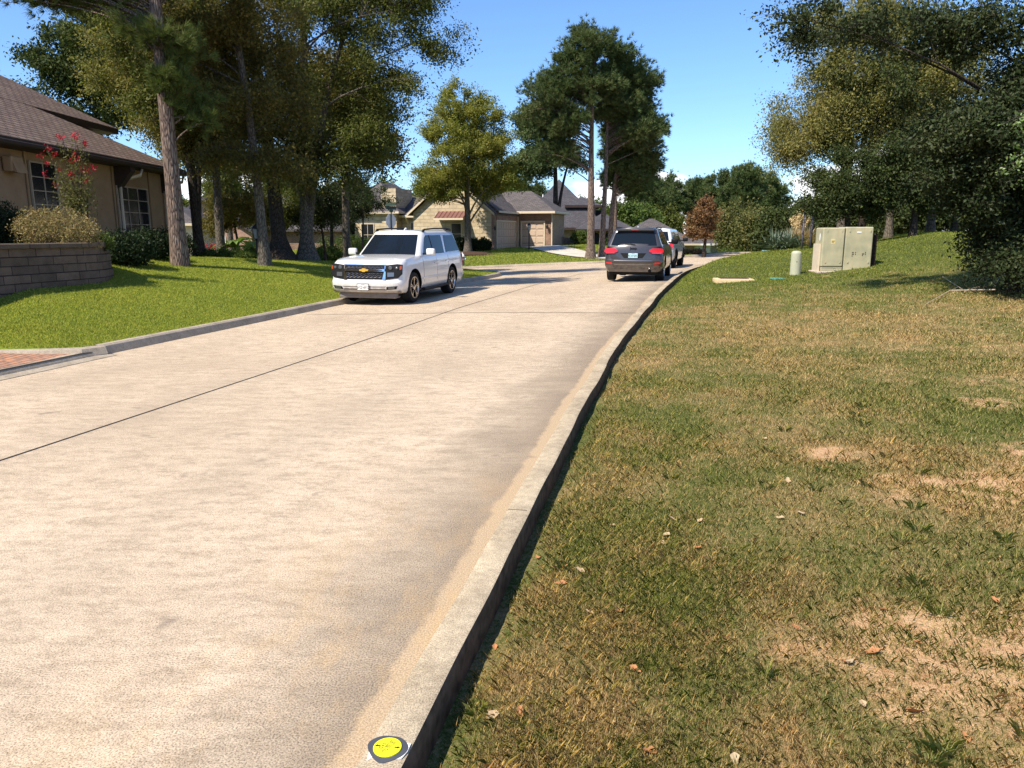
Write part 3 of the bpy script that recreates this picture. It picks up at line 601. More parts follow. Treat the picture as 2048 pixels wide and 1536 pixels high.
# ---- leafy trees between lawn and side street
b = G(530, 531, HL)
tree('elm_tree', 'slim grey elm with brownish crown standing nearest the black lamp post', 'tree', b, 12.5, .16,
     [(0,0,3.2,1.7,1.4,1.0,3),(-.3,0,5.1,2.0,1.7,1.5,5),(-.3,0,7.8,2.3,1.9,1.8,5),(-1.4,0,6.5,1.6,1.5,1.6,3)], mats=(m_gbark, l_elmo), nlimb=100, nsub=13, nleaf=50, size=.08, sublen=.8, sig=.13, droop=.25, lean=(-.7, 0), seed=12, group='leafy trees along the lawn edge')
b = on(HL, -9.3, 30.6)
tree('elm_tree', 'dark leaning trunk with flared foot behind the lawn, under a brown green crown', 'tree', b, 13, .30,
     [(-.6,0,8.2,2.6,2.3,2.6,6),(-1.2,0,5.2,2.3,2,1.5,3),(.8,.5,4.0,1.8,1.8,1.1,2),(-2.6,0,7.4,2,1.8,2,3)], mats=(m_dbark, l_elmo), nlimb=95, nsub=13, nleaf=48, size=.095, sublen=1.0, sig=.15, droop=.25, lean=(-1.6, .3), seed=13, flare=1.9, group='leafy trees along the lawn edge')
b = on(HL, -8.35, 31.0)
tree('elm_tree', 'mossy trunk elm whose bright crown spreads widest over the white suv', 'tree', b, 13.5, .26,
     [(4.9,0,10.3,1.9,1.5,1.5,3),(3.2,-.2,9.4,2.4,1.8,1.9,5),(3.4,0,7.0,1.9,1.5,1.4,3.4),(.6,0,9.8,2.5,2.0,2.0,5),(2.6,0,4.9,1.8,1.4,1.0,2.6),(.2,0,6.0,2.1,1.8,1.6,4),(.9,-.3,3.6,1.7,1.4,.8,2.2),(5.6,0,8.2,.9,.8,.6,.7)], mats=(m_gbark, l_elm), nlimb=170, nsub=13, nleaf=42, size=.095, sublen=1.0, sig=.15, droop=.3, lean=(.4, 0), seed=14, trunks=[(3.2, 0, .86, 1)], flare=1.7, thick=.34, group='leafy trees along the lawn edge')
b = on(HL, -11.6, 26.5)
tree('dark_trunk_tree', 'dark crooked trunk right behind the tall pine on the lawn', 'tree', b, 12, .22,
     [(-1.0,0,8.5,2.6,2.2,2.4,5),(.6,0,5.8,1.7,1.7,1.5,3)], mats=(m_dbark, l_elm), nlimb=85, nsub=12, nleaf=48, size=.095, sublen=.9, sig=.14, droop=.25, lean=(-.8, 0), seed=15, group='leafy trees along the lawn edge')
b = on(HL, -11.9, 29.0)
tree('forked_tree', 'forked dark trunk between the tall pine and the pink brick gable', 'tree', b, 12, .19,
     [(0,0,8.2,2.4,2.2,2.6,5),(.4,0,4.9,1.9,1.7,1.2,3)], mats=(m_dbark, l_elmo), nlimb=85, nsub=12, nleaf=48, size=.095, sublen=.9, sig=.14, droop=.25, lean=(-.3, 0), trunks=[(.9, .2, .9, 2)], seed=16, group='leafy trees along the lawn edge')
b = on(HL, -12.8, 33.5)
tree('yellow_leaved_tree', 'yellow green tree rising behind the brown roof of the stucco house', 'tree', b, 13.5, .2,
     [(-2.0,0,9.4,2.4,2.2,2.4,5),(-.5,0,6.2,2.4,2,2.2,4),(-3.6,0,7.4,1.6,1.6,1.2,2)], mats=(m_gbark, l_gold), nlimb=110, nsub=12, nleaf=44, size=.11, sublen=1.0, sig=.15, droop=.3, seed=17)
b = on(HL, -20.5, 39.0)
tree('dark_conifer', 'dark blue green tree top peeking over the stucco house roof', 'tree', (b[0], b[1], .5), 14.5, .25,
     [(0,0,9.0,3.4,3,3.2,5),(.6,0,12.3,1.9,1.6,2.0,2)], mats=(m_dbark, l_holly), nlimb=90, nsub=12, nleaf=44, size=.16, sublen=1.1, sig=.16, droop=.1, seed=18)
b = (-28.5, 38.0, .4)
tree('cedar_tree', 'sparse grey green boughs at the left edge above the brown roof', 'tree', b, 13.4, .25,
     [(2.0,0,9.6,1.8,1.5,.9,2),(2.8,0,8.0,1.6,1.2,.7,2),(.3,0,11.2,1.8,1.5,1.2,2)], mats=(m_gbark, l_cedar), nlimb=32, nsub=10, nleaf=26, size=.12, sublen=.9, sig=.1, droop=.1, seed=19)
for k, (x, y, lab, s) in enumerate([(-17.5, 40.5, 'green elm top filling the gap behind the pine trunk', 20), (-7.8, 41.5 - 5.5, 'full green elm at the street corner behind the dark leaning trunk', 23)]):
    b = on(HL, x, min(y, 36.5)) if k else (x, 47.5, float(HF(x, 47.5)))
    tree('elm_tree', lab, 'tree', b, 13 - 2 * k, .2, [(0,0,8.5,3.8,3,3.4,5),(.8,0,5.6,3.0,2.4,1.6,2)] if not k else [(0,0,7.8,2.3,2.0,2.0,5),(.8,0,5.6,2.1,1.6,1.0,2)], mats=(m_gbark, (l_elm, l_elmo)[k]), nlimb=100, nsub=12, nleaf=44, size=.13, sublen=1.1, sig=.17, droop=.25, seed=s, group='leafy trees along the lawn edge')
for px, D, hh, lab, mt in ((478, 38, 3.9, 'small olive tree over the banana plants', 'l_elmo'), (560, 40, 4.2, 'small olive tree between the slim elm and the leaning trunk', 'l_elm'), (650, 41, 4.4, 'small dark tree right of the mossy elm trunk', 'l_dark'), (725, 50, 5.6, 'dark spreading tree over the leafy hedge by the stone house', 'l_dark')):
    q = P(px, 500, D); z = float(HL(q.x, min(D, 36)) if D < 45 else HF(q.x, D)); r = hh * .42
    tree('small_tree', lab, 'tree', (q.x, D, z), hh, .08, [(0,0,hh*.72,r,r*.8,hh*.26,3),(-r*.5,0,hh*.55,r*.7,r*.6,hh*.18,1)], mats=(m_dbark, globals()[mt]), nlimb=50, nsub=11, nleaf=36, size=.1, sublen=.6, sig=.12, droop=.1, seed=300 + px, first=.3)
# small dark tree on a mulch ring across the side street
b = G(664, 512, HF, 0, 45)
def mulch(b, r, lab):
    m = MB(); n = 22; V = [(b[0], b[1], b[2] + .2)]
    for q, zz in ((.55, .16), (1, 0)):
        for j in range(n):
            a = 2 * math.pi * j / n; rr = r * q * (1 + .12 * math.sin(3 * a + r)); V.append((b[0] + rr * math.cos(a), b[1] + rr * .8 * math.sin(a), b[2] + zz - .02))
    Fc = [(0, 1 + j, 1 + (j + 1) % n) for j in range(n)] + [(1 + j, 1 + n + j, 1 + n + (j + 1) % n, 1 + (j + 1) % n) for j in range(n)]
    tag(mesh('mulch_ring', V, Fc, m_mulch, smooth=True), kind='structure')
mulch(b, 1.6, ''); b = (b[0], b[1], b[2] + .1)
tree('young_tree', 'small dark round tree on a mulch ring left of the stone house', 'tree', b, 5.2, .14, [(.6,0,3.7,2.6,1.8,1.35,4),(1.2,-.2,2.6,1.9,1.3,.7,1)], mats=(m_dbark, l_dark), nlimb=45, nsub=10, nleaf=36, size=.13, sublen=.8, sig=.14, droop=.15, seed=31)
b = G(936, 508, HF, 0, 45); mulch(b, 1.9, ''); b = (b[0], b[1], b[2] + .1)
tree('elm_tree', 'golden vase shaped elm on a mulch ring in front of the stone gable', 'tree', b, 10.8, .25, [(0,0,7.0,3.7,3,2.5,7),(-.2,0,9.4,2.4,2,1.6,2.2),(-2,-.3,4.5,2.1,1.8,1.1,2),(1.6,0,4.7,2.2,1.8,1.2,2)], mats=(m_gbark, l_fresh), nlimb=190, nsub=14, nleaf=44, size=.12, sublen=.9, sig=.13, droop=-.1, seed=32, thick=.36, rise=1.1, first=.17)
# pine group in the centre
PG = [(1181,512,49.5,13.6,.27,[(-.5,0,12.4,2.3,2,1.55,5),(1.6,0,12.2,1.2,1.2,1.1,1.5),(-2.0,0,11.2,1.3,1.3,.9,1.4),(-3.0,0,10.1,2.1,1.6,1.2,3),(.3,0,10.2,2.0,1.8,1.2,3.5),(-1.8,0,8.2,1.9,1.6,1.0,2.5),(-3.6,0,8.6,1.3,1.2,1.1,1.5),(-2.9,0,6.7,1.4,1.3,.7,1.1)], 'tallest pine of the street group, its lit crown topping all others', .1),
      (1203,513,50.5,12.4,.2,[(1.8,0,10.9,1.6,1.5,1.3,3),(.9,0,9.4,1.8,1.6,1.2,3),(2.7,0,8.2,1.6,1.5,1.2,2.5)], 'second pine of the street group with a narrow dark crown', .5),
      (1219,513,52.5,11,.2,[(1.6,0,6.4,1.8,1.6,1.3,3),(2.3,0,8.2,1.4,1.3,1.1,2),(.6,0,9.0,1.3,1.2,1.2,1.6),(1.0,0,5.2,1.5,1.3,.8,1.3)], 'rightmost pine of the street group drooping toward the grey roof', .7),
      (1229,512,56,9.5,.15,[(1.0,0,5.3,1.7,1.5,1.1,3),(.5,0,7.6,1.6,1.6,1.4,3)], 'thin low pine just behind the street group over the grey car', .2)]
for px, py, D, h, tr, el, lab, ln in PG:
    q = P(px, py, D); z = float(HF(q.x, D))
    tree('pine_tree', lab, 'tree', (q.x, q.y, z), h, tr, el, 'pine', (m_pbark, l_pined), nlimb=150, nsub=11, nleaf=7, sublen=.7, sig=.15, first=.3, thick=.2, lean=(ln, 0), needle=(13, .3, .035), droop=.0, rise=.25, seed=px, group='pines beside the street')
q = P(1110, 470, 68)
tree('dark_trunk_tree', 'black trunk forking in front of the big dark roof', 'tree', (q.x, q.y, .4), 13, .30, [(-1.5,0,10.3,2.5,2.2,2.2,4),(1.0,0,8.0,2.1,2,1.3,2),(-2.0,0,7.6,2.0,2,1.2,2)], mats=(m_dbark, l_pined), nlimb=110, nsub=11, nleaf=40, size=.18, sublen=1.1, sig=.18, droop=.1, trunks=[(1.8, 0, .75, 3)], seed=41, lean=(-.2, 0))
# far tree line, every tree its own
FT = [(1040,330,92,'pine','loose pine far behind the garage roof'),(1300,338,98,'pine','far pine at the left end of the distant tree line'),(1345,352,105,'pine','round topped pine in the distant tree line over the grey hip roof'),(1400,352,110,'pine','pine with a notch of sky beside it above the bronze tree'),(1455,335,104,'pine','broad distant pine under the white cloud'),(1490,330,100,'pine','tallest distant pine under the white cloud'),(1540,350,108,'pine','distant pine half hidden by the golden elm'),(1250,400,84,'leaf','dense green tree behind the pine group'),(1290,405,90,'leaf','green tree behind the grey car roof'),(1330,410,96,'leaf','green tree behind the grey hip roof'),(1180,395,98,'leaf','green tree behind the big dark roof'),(1480,410,66,'cedar','brownish cedar right of the bronze tree'),(1520,435,60,'cedar','green cedar low behind the grass crest'),(1450,425,74,'cedar','cedar close behind the bronze tree'),(1560,420,58,'leaf','dark shrubby tree left of the pampas grass'),(1620,400,62,'leaf','shaded tree behind the two thin poles'),(980,335,84,'leaf','green tree behind the stone house ridge'),(870,335,86,'leaf','tree behind the stone house chimney side'),(700,340,84,'leaf','tall green tree behind the far brick house'),(560,330,80,'leaf','green tree above the shaded brick house'),(440,345,82,'leaf','tree closing the gap above the pink gable'),(330,380,78,'leaf','tree seen through the gap beside the stucco house'),(1700,380,56,'leaf','dark tree behind the utility cabinet'),(1790,380,52,'leaf','tree behind the cabinet shaded by the near oak'),(1880,330,50,'leaf','dim tree deep behind the near oak'),(1980,300,48,'leaf','dim tree at the far right behind the near oak'),(1220,430,108,'pine','small distant pine between two roofs'),(780,350,90,'leaf','tree between the brick house and the stone house')]
for i, (px, py, D, kd, lab) in enumerate(FT):
    q = P(px, py, D); z = .3 + (1.2 if px > 1650 else 0); h = q.z - z; r_ = random.Random(i); w = h * .26
    if kd == 'pine': tree('pine_tree', lab, 'tree', (q.x, q.y, z), h, .2, [(0,0,h*.8,w,w,h*.18,3),(w*.5,0,h*.62,w*.9,w,h*.14,2),(-w*.6,0,h*.6,w*.8,w,h*.13,2),(0,0,h*.45,w*.8,w*.8,h*.1,1)], 'pine', (m_pbark, l_pined), nlimb=90, nsub=9, nleaf=7, sublen=.8, sig=.2, needle=(9, .45, .07), seed=100 + i, first=.35, group='trees far behind the houses', twig=False, droop=0)
    else:
        mt = {'leaf': (m_dbark, l_green if i % 3 else l_elm), 'cedar': (m_dbark, l_cedar)}[kd]
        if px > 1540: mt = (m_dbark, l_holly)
        tree('leafy_tree' if kd == 'leaf' else 'cedar_tree', lab, 'tree', (q.x, q.y, z), h, .2, [(0,0,h*.62,w*1.25,w,h*.34,4),(w*.6,0,h*.4,w,w,h*.28,2),(-w*.6,0,h*.42,w,w,h*.28,2),(0,-w*.4,h*.22,w*1.2,w*.6,h*.2,2)], mats=mt, nlimb=90, nsub=10, nleaf=34, size=.28 if D > 75 else .2, sublen=1.2, sig=.25, droop=.1, seed=200 + i, first=.1, group='trees far behind the houses', twig=False)
q = P(1407, 518, 51)
tree('bronze_tree', 'rounded bronze leaved tree in front of the white garage', 'tree', (q.x, q.y, q.z), 4.5, .12, [(-.1,0,2.5,1.1,1.0,1.25,4),(.1,0,3.5,.6,.6,.5,1),(-.7,0,1.7,.6,.6,.4,1)], mats=(m_dbark, l_plum), nlimb=60, nsub=9, nleaf=26, size=.13, sublen=.4, sig=.1, droop=0, seed=51, first=.3)
# ---- right-hand trees
b = on(HR, 14.2, 33.0)
tree('elm_tree', 'large weeping golden elm leaning over the utility cabinet', 'tree', b, 11.5, .22, [(.8,0,7.6,3.3,2.6,2.4,5),(.3,-.3,5.3,2.4,1.8,1.4,3),(-1.3,0,5.6,2.0,1.8,1.8,3),(-2.5,0,4.4,1.0,1.0,1.1,1.2),(3.4,0,6.8,2.4,2.2,2.2,4),(2.2,-.6,4.9,1.8,1.2,1.0,1.6),(.5,0,9.3,2.2,2,1.4,2)], mats=(m_gbark, l_gold), nlimb=300, nsub=14, nleaf=44, size=.088, sublen=1.1, sig=.14, droop=.5, seed=61, thick=.25)
for i, (x, y, h, lab) in enumerate([(13.0, 29.6, 4.0, 'round holly with small glossy leaves left of the cabinet top'), (15.2, 29.0, 4.3, 'holly directly behind the utility cabinet'), (17.6, 30.5, 5.0, 'holly right of the cabinet under the near oak')]):
    b = on(HR, x, y)
    tree('holly_tree', lab, 'tree', b, h, .13, [(0,0,h*.6,1.7,1.5,h*.3,4),(.7,0,h*.42,1.4,1.2,h*.2,2),(-.6,0,h*.42,1.3,1.2,h*.2,2)], mats=(m_dbark, l_holly), nlimb=110, nsub=13, nleaf=44, size=.085, sublen=.6, sig=.12, droop=.05, seed=70 + i, first=.3, group='hollies behind the utility cabinet')
for i, (x, y, tr, lab) in enumerate([(14.6, 32, .16, 'dark trunk seen over the left part of the cabinet'), (16.0, 32.5, .15, 'grey trunk seen over the right part of the cabinet'), (18.3, 33.5, .17, 'whitish trunk foot right of the utility cabinet')]):
    b = on(HR, x, y)
    tree('bare_trunk_tree', lab, 'tree', b, 8, tr, [(0,0,6,2,2,1.5,1)], mats=(m_gbark if i else m_dbark, l_holly), nlimb=30, nsub=9, nleaf=26, size=.1, sublen=.8, sig=.14, seed=80 + i, first=.5, group='trunks behind the utility cabinet')
# near oak at the right edge: glossy leaves, boughs down to the grass and out over the sky
b = on(HR, 10.9, 16.0)
tree('oak_tree', 'near dark oak at the right edge, glossy leaves sweeping down to the grass', 'tree', b, 10, .3,
     [(-1.3,-.3,2.8,1.4,1.4,1.2,4),(-.3,0,1.3,1.1,1.1,1.0,2.5),(-.4,-.3,4.2,.9,1.2,.8,1.4),(-4.3,0,5.2,1.9,1.0,.34,.8),(-2.0,-.2,5.1,1.2,1,.55,1.0),(.6,0,3,1.4,1.4,2.2,2),(.5,0,6,.8,1.2,.8,.6),(-.7,-.9,.6,.8,.6,.35,.6)],
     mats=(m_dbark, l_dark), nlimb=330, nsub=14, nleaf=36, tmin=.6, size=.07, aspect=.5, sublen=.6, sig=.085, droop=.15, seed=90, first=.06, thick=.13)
b = on(HR, 12.2, 11.2)
tree('honey_locust', 'yellow green fern like sprays at the top right edge', 'tree', b, 6.5, .1, [(-4.3,0,4.1,.7,.5,.25,1),(-4.4,0,3.0,.45,.4,.2,1),(-4.3,.3,2.3,.4,.3,.15,.8),(-2,0,4.5,1.5,1.2,.8,2)], mats=(m_gbark, l_banana), nlimb=30, nsub=9, nleaf=30, size=.05, sublen=.4, sig=.03, droop=.2, seed=91, first=.3)
# ---- shrubs
W1 = G(100, 576, HL); zt = W1[2] + .84
q = P(115, 480, 16.6); q.z = zt - .05
bush('dry_shrub', 'wide tan and gold dry shrub on the retaining wall', 'shrub', q, [(0,0,.36,.93,.55,.46),(-.35,0,.42,.5,.45,.42),(.45,0,.2,.5,.4,.3)], (m_gbark, l_tanb), 15000, .035, .5, 130, seed=5, stemr=.006)
q = P(8, 480, 17.2); q.z = zt - .05
bush('clipped_shrub', 'dark clipped shrub at the left edge behind the dry shrub', 'shrub', q, [(0,0,.45,.5,.6,.55),(.1,0,.3,.4,.5,.4)], (m_dbark, l_hedge), 9000, .05, .5, 30, seed=6)
q = P(205, 485, 17.2); q.z = zt - .1
bush('low_shrub', 'small green shrub spilling over the wall end', 'shrub', q, [(0,0,.15,.28,.25,.22)], (m_dbark, l_green), 1500, .04, .5, 20, seed=8)
for i, (px, D, r, hh, lab) in enumerate([(245, 19.8, .75, .62, 'dark hedge shrub under the wide window next to the wall'), (292, 21.8, .8, .58, 'dark hedge shrub beneath the downspout side window'), (335, 24.5, .8, .6, 'dark hedge shrub at the stucco house corner')]):
    q = P(px, 500, D); z = float(HL(q.x, D)); bush('hedge_shrub', lab, 'shrub', (q.x, q.y, z), [(0,0,hh*.7,r,r*.8,hh*.75),(r*.3,0,hh*.5,r*.8,r*.7,hh*.6)], (m_dbark, l_hedge), 10000, .06, .5, 30, seed=20 + i, group='dark hedge along the stucco house')
# crape myrtle with red blossom
q = P(168, 470, 17.6); q.z = zt - .05; root = thing('crape_myrtle', 'thin crape myrtle with red blossoms against the stucco wall', 'shrub', q)
stems = [(-.62, 2.15), (-.28, 2.4), (.0, 2.45), (.2, 2.4), (.05, 1.9), (-.2, 1.9), (.28, 1.75), (-.5, 1.7)]; m = MB(); lc = []; fl = []
for i, (dx, hh) in enumerate(stems):
    pts = [Vector((dx * t ** 1.3 + .04 * math.sin(5 * t + i), .1 * math.sin(i + t), hh * t)) for t in np.linspace(0, 1, 8)]; m.tube(pts, [.018 * (1 - .75 * k / 7) for k in range(8)], 5)
    for k in range(260):
        t = rnd.uniform(.33, .95) ** .9; p = Vector((dx * t ** 1.3, 0, hh * t)) + Vector((rnd.gauss(0, .13 * (1.25 - t)), rnd.gauss(0, .12), rnd.gauss(0, .08))); lc.append(p)
    for c in range(3):
        o_ = Vector((dx, 0, hh)) + Vector((rnd.gauss(0, .09), rnd.gauss(0, .08), rnd.uniform(-.4, .02) if c else 0))
        for k in range(30): fl.append(o_ + Vector((rnd.gauss(0, .035), rnd.gauss(0, .035), rnd.gauss(0, .04))))
for k in range(900): lc.append(Vector((rnd.gauss(-.08, .2), rnd.gauss(0, .18), rnd.gauss(1.0, .2))))
m.build('stems', m_dbark, root, True); npmesh('foliage', leaves(np.array(lc), .05), 4, l_myrtle, root); npmesh('blossom', leaves(np.array(fl), .032, .9), 4, l_flower, root)
# corner garden plants
for i, (px, py, D, r, hh, mt, lab) in enumerate([(432,512,29,.75,.35,l_green,'low juniper mat at the garden bed beside the pine'),(475,517,28,.65,.28,l_green,'low juniper patch in the middle of the garden bed'),(395,505,30.5,.8,.45,l_hedge,'dark low shrub behind the juniper mat'),(505,512,31,.8,.62,l_green,'strappy green clump just left of the lamp post'),(550,508,33,.7,.5,l_hedge,'dark shrub between the slim elm and the leaning trunk'),(462,498,33,.9,.5,l_elm,'yellow green flower clump under the banana plants'),(655,503,50,1.0,.9,l_green,'green shrub left of the small mulch tree'),(700,497,56,2.4,1.0,l_green,'long leafy hedge before the stone house left wing'),(745,495,57,1.6,.8,l_green,'hedge piece behind the white suv bonnet'),(925,492,56,1.1,1.0,l_hedge,'dark round shrub under the copper awning'),(962,492,56.2,.8,.9,l_hedge,'dark round shrub by the garage corner'),(1162,503,66,1.0,1.1,l_green,'bright bush beside the wood fence'),(1215,490,70,.8,.8,l_green,'bush behind the pine trunks'),(1478,512,60,1.6,.6,l_green,'bright low hedge along the far side of the grass crest'),(1388,512,54,.9,.4,l_plum,'rusty low planting around the bronze tree foot'),(1262,455,64,1.3,1.0,l_green,'pale feathery shrub over the grey car roof')]):
    q = P(px, py, D); z = float((HL if D < 36 else HF)(q.x, D)) if px < 1300 else q.z
    bush('garden_shrub', lab, 'shrub', (q.x, q.y, z), [(0,0,hh*.5,r,r*.7,hh*.6),(r*.4,0,hh*.35,r*.6,r*.5,hh*.45)], (m_dbark, mt), 5000 if D < 40 else 6000, .05 if D < 40 else .1, .5, 24, seed=40 + i)
# banana plants
for i, (px, py, D, lab) in enumerate([(470, 505, 34, 'left banana plant with broad backlit leaves'), (505, 505, 35.5, 'right banana plant reaching up beside the lamp')]):
    q = P(px, py, D); z = float(HL(q.x, D)); root = thing('banana_plant', lab, 'plant', (q.x, q.y, z), group='banana plants at the corner'); m = MB(); m.tube([(0,0,0),(.03,0,.8)], [.09,.06], 8); m.build('stem', m_fence, root, True); lf = MB()
    for k in range(13):
        a = k * 2.4 + i; up = rnd.uniform(.6, 1.5); L = rnd.uniform(.9, 1.4); w = .17; pts = []
        for t in np.linspace(0, 1, 7): pts.append(Vector((math.cos(a) * L * t * .8, math.sin(a) * L * t * .8, .7 + up * t - 1.0 * t * t)))
        s = Vector((-math.sin(a), math.cos(a), 0)); V = []
        for t, p in zip(np.linspace(0, 1, 7), pts): ww = w * math.sin(math.pi * (t * .9 + .08)); V += [p - s * ww + Vector((0, 0, .05)), p, p + s * ww + Vector((0, 0, .05))]
        lf.add(V, [(j * 3 + c, j * 3 + c + 1, j * 3 + c + 4, j * 3 + c + 3) for j in range(6) for c in range(2)])
    lf.build('leaves', l_banana, root, True)
# yucca and pampas grass on the crest
q = P(1563, 505, 37); z = float(HR(q.x, 37)); root = thing('yucca', 'spiky blue green yucca clump on the grass crest', 'plant', (q.x, 37, z))
def spikes(n, L, w, spread, seed, up=.35):
    r = np.random.default_rng(seed); th = r.uniform(0, 6.28, n); el = r.uniform(up, 1.45, n); l = L * r.uniform(.7, 1.1, n); D = np.stack([np.cos(th) * np.cos(el), np.sin(th) * np.cos(el), np.sin(el)], -1)
    B0 = np.stack([r.normal(size=n) * spread, r.normal(size=n) * spread, r.uniform(0, .25, n)], -1); s = np.stack([-np.sin(th), np.cos(th), 0 * th], -1) * w / 2; T = B0 + D * l[:, None]; T[:, 2] -= .18 * l * np.cos(el); Md = B0 + D * l[:, None] * .5
    return np.stack([B0 - s * .5, B0 + s * .5, Md + s, T, Md - s], 1)
npmesh('leaves', spikes(420, .95, .035, .3, 3, .1), 5, l_yucca, root)
q = P(1598, 500, 38.5); z = float(HR(q.x, 38.5)); root = thing('pampas_grass', 'tall straw coloured pampas grass clump beside the yucca', 'plant', (q.x, 38.5, z))
npmesh('leaves', spikes(500, 1.1, .025, .22, 4, .5), 5, l_pampas, root); m = MB(); C = []
for k in range(34):
    a = rnd.uniform(0, 6.28); s = rnd.uniform(.05, .55); hh = rnd.uniform(1.3, 2.0); pts = [Vector((math.cos(a) * s * t * t, math.sin(a) * s * t * t, hh * t)) for t in (0, .4, .8, 1.)]; m.tube(pts, .008, 4)
    for t in np.linspace(.72, 1.02, 9):
        for j in range(9): C.append(Vector((math.cos(a) * s * t * t, math.sin(a) * s * t * t, hh * t)) + Vector((rnd.gauss(0, .035), rnd.gauss(0, .035), rnd.gauss(0, .04))))
m.build('stalks', l_pampas, root); npmesh('plumes', leaves(np.array(C), .12, .3), 4, l_pampas, root)
# red canna flowers by the pink gable
q = P(425, 492, 34); z = float(HL(q.x, 34)); root = thing('canna_bed', 'clump of red canna flowers under the pink gable window', 'plant', (q.x, 34, z)); C = np.random.default_rng(3).normal(size=(420, 3)) * [.5, .25, .18] + [0, 0, .35]; npmesh('foliage', leaves(C, .14, .3), 4, l_green, root); C = np.random.default_rng(4).normal(size=(160, 3)) * [.5, .2, .07] + [0, 0, .85]; npmesh('blossoms', leaves(C, .07, .9), 4, l_flower, root)
# dead twigs lying on the verge by the oak and fallen leaves
m_twig = simple('dry_twig', (.42, .33, .24), .9)
for i, (a, bb, c) in enumerate([((1885,556),(1930,590),(2030,572)), ((1850,612),(1900,588),(1990,592)), ((1985,580),(2000,560),(2018,552))]):
    pts = [Vector(G(*q_, HR)) + Vector((0, 0, .03 + .05 * k)) for k, q_ in enumerate((a, bb, c))]; m = MB(); m.tube(pts, [.006, .011, .014], 5)
    for k in range(5): p = pts[k % 2].lerp(pts[k % 2 + 1], rnd.random()); m.tube([p, p + Vector((rnd.gauss(0, .15), rnd.gauss(0, .15), .12))], [.005, .002], 4)
    tag(m.build('fallen_twig', m_twig), ['long dead twig lying left under the near oak', 'pale dead twig lying nearest the camera under the oak', 'short dead twig against the oak foliage'][i], 'twig', 'dead twigs under the oak')
ml = [simple('dry_leaf_tan', (.42, .30, .17), .8, .2, scale=40.), simple('dry_leaf_orange', (.38, .17, .07), .8, .2, scale=40.), simple('dry_leaf_pale', (.38, .29, .17), .8, .2, scale=40.)]
LS = [(1345,1042,0),(1335,1075,2),(1395,1100,1),(1655,1105,2),(1640,925,1),(1480,775,2),(1128,1138,1),(1258,1000,0),(1122,1172,1),(1225,1055,0),(1160,1145,0),(990,1300,1),(968,1240,1),(1240,1228,1),(1325,1090,0),(1430,925,0),(1575,965,0),(1690,1330,1),(1700,1330,2),(1745,1310,1),(1990,1205,1),(1765,1225,1),(1590,1260,1),(1725,1415,0),(1830,1430,1),(1930,1480,1),(1600,1030,2),(1560,1040,0),(1270,1345,1),(1040,1430,1),(985,1440,0),(1215,765,1),(1075,1120,1),(1400,1045,0),(1178,1230,0),(1530,880,0),(1300,1510,1),(1470,1525,2),(1835,1290,1),(1420,745,2)]
for i, (px, py, k) in enumerate(LS):
    p = G(px, py, HR); s = rnd.uniform(.018, .036); n = 7; V = []; a0 = rnd.uniform(0, 6.28); cu = rnd.uniform(.25, .7)
    for j in range(n):
        t = j / (n - 1); w = math.sin(math.pi * t) ** .7 * .42 * (1 + .3 * math.cos(9 * t)); zz = cu * (t - .5) ** 2
        V += [((t - .5) * 2 * s, -w * s * 1.3, (zz + .35 * w) * s * 2), ((t - .5) * 2 * s, 0, zz * s * 2), ((t - .5) * 2 * s, w * s * 1.3, (zz + .35 * w) * s * 2)]
    o = mesh('fallen_leaf', V, [(j * 3 + c, j * 3 + c + 1, j * 3 + c + 4, j * 3 + c + 3) for j in range(n - 1) for c in range(2)], ml[k], smooth=True); o.location = (p[0], p[1], p[2] + .012); o.rotation_euler = (rnd.gauss(0, .25), rnd.gauss(0, .25), a0)
    kd = ('tan', 'rusty orange', 'pale straw')[k]; v = float(pdist(p[0], p[1], KR[::2])); bs = float(bare(np.array([p[0]]), np.array([p[1]]))[0])
    pl = 'close beside the kerb' if v < .5 else 'on the bare sandy soil' if bs > .3 else 'up the verge in the straw grass' if p[1] > 4.6 else 'in the mixed grass of the near verge' if p[1] > 2.9 else 'in the nearest grass at the bottom of the photo'
    tag(o, 'curled %s fallen leaf %s' % (kd, pl), 'leaf', '%s leaves %s' % (kd, pl))
# ---------------------------------------------------------------- buildings
def hip_roof(m, x0, y0, x1, y1, z, pitch, th=.16, i=0, fi=1, ridge=None):
    """hip roof over the eave rectangle; fascia board below in slot fi"""
    w, d = x1 - x0, y1 - y0; r = min(w, d) / 2; rz = z + r * pitch
    if w >= d: a, b = Vector((x0 + r, (y0 + y1) / 2, rz)), Vector((x1 - r, (y0 + y1) / 2, rz))
    else: a, b = Vector(((x0 + x1) / 2, y0 + r, rz)), Vector(((x0 + x1) / 2, y1 - r, rz))
    c = [Vector((x0, y0, z)), Vector((x1, y0, z)), Vector((x1, y1, z)), Vector((x0, y1, z))]
    if w >= d: F = [(c[0], c[1], b, a), (c[1], c[2], b), (c[2], c[3], a, b), (c[3], c[0], a)]
    else: F = [(c[0], c[1], a), (c[1], c[2], b, a), (c[2], c[3], b), (c[3], c[0], a, b)]
    for f in F: m.add(f, [tuple(range(len(f)))], i)
    # fascia and soffit
    for k in range(4):
        p, q = c[k], c[(k + 1) % 4]; m.add([p, p - Vector((0, 0, th)), q - Vector((0, 0, th)), q], [(0, 1, 2, 3)], fi)
    m.add([v - Vector((0, 0, th)) for v in c], [(3, 2, 1, 0)], fi); return a, b
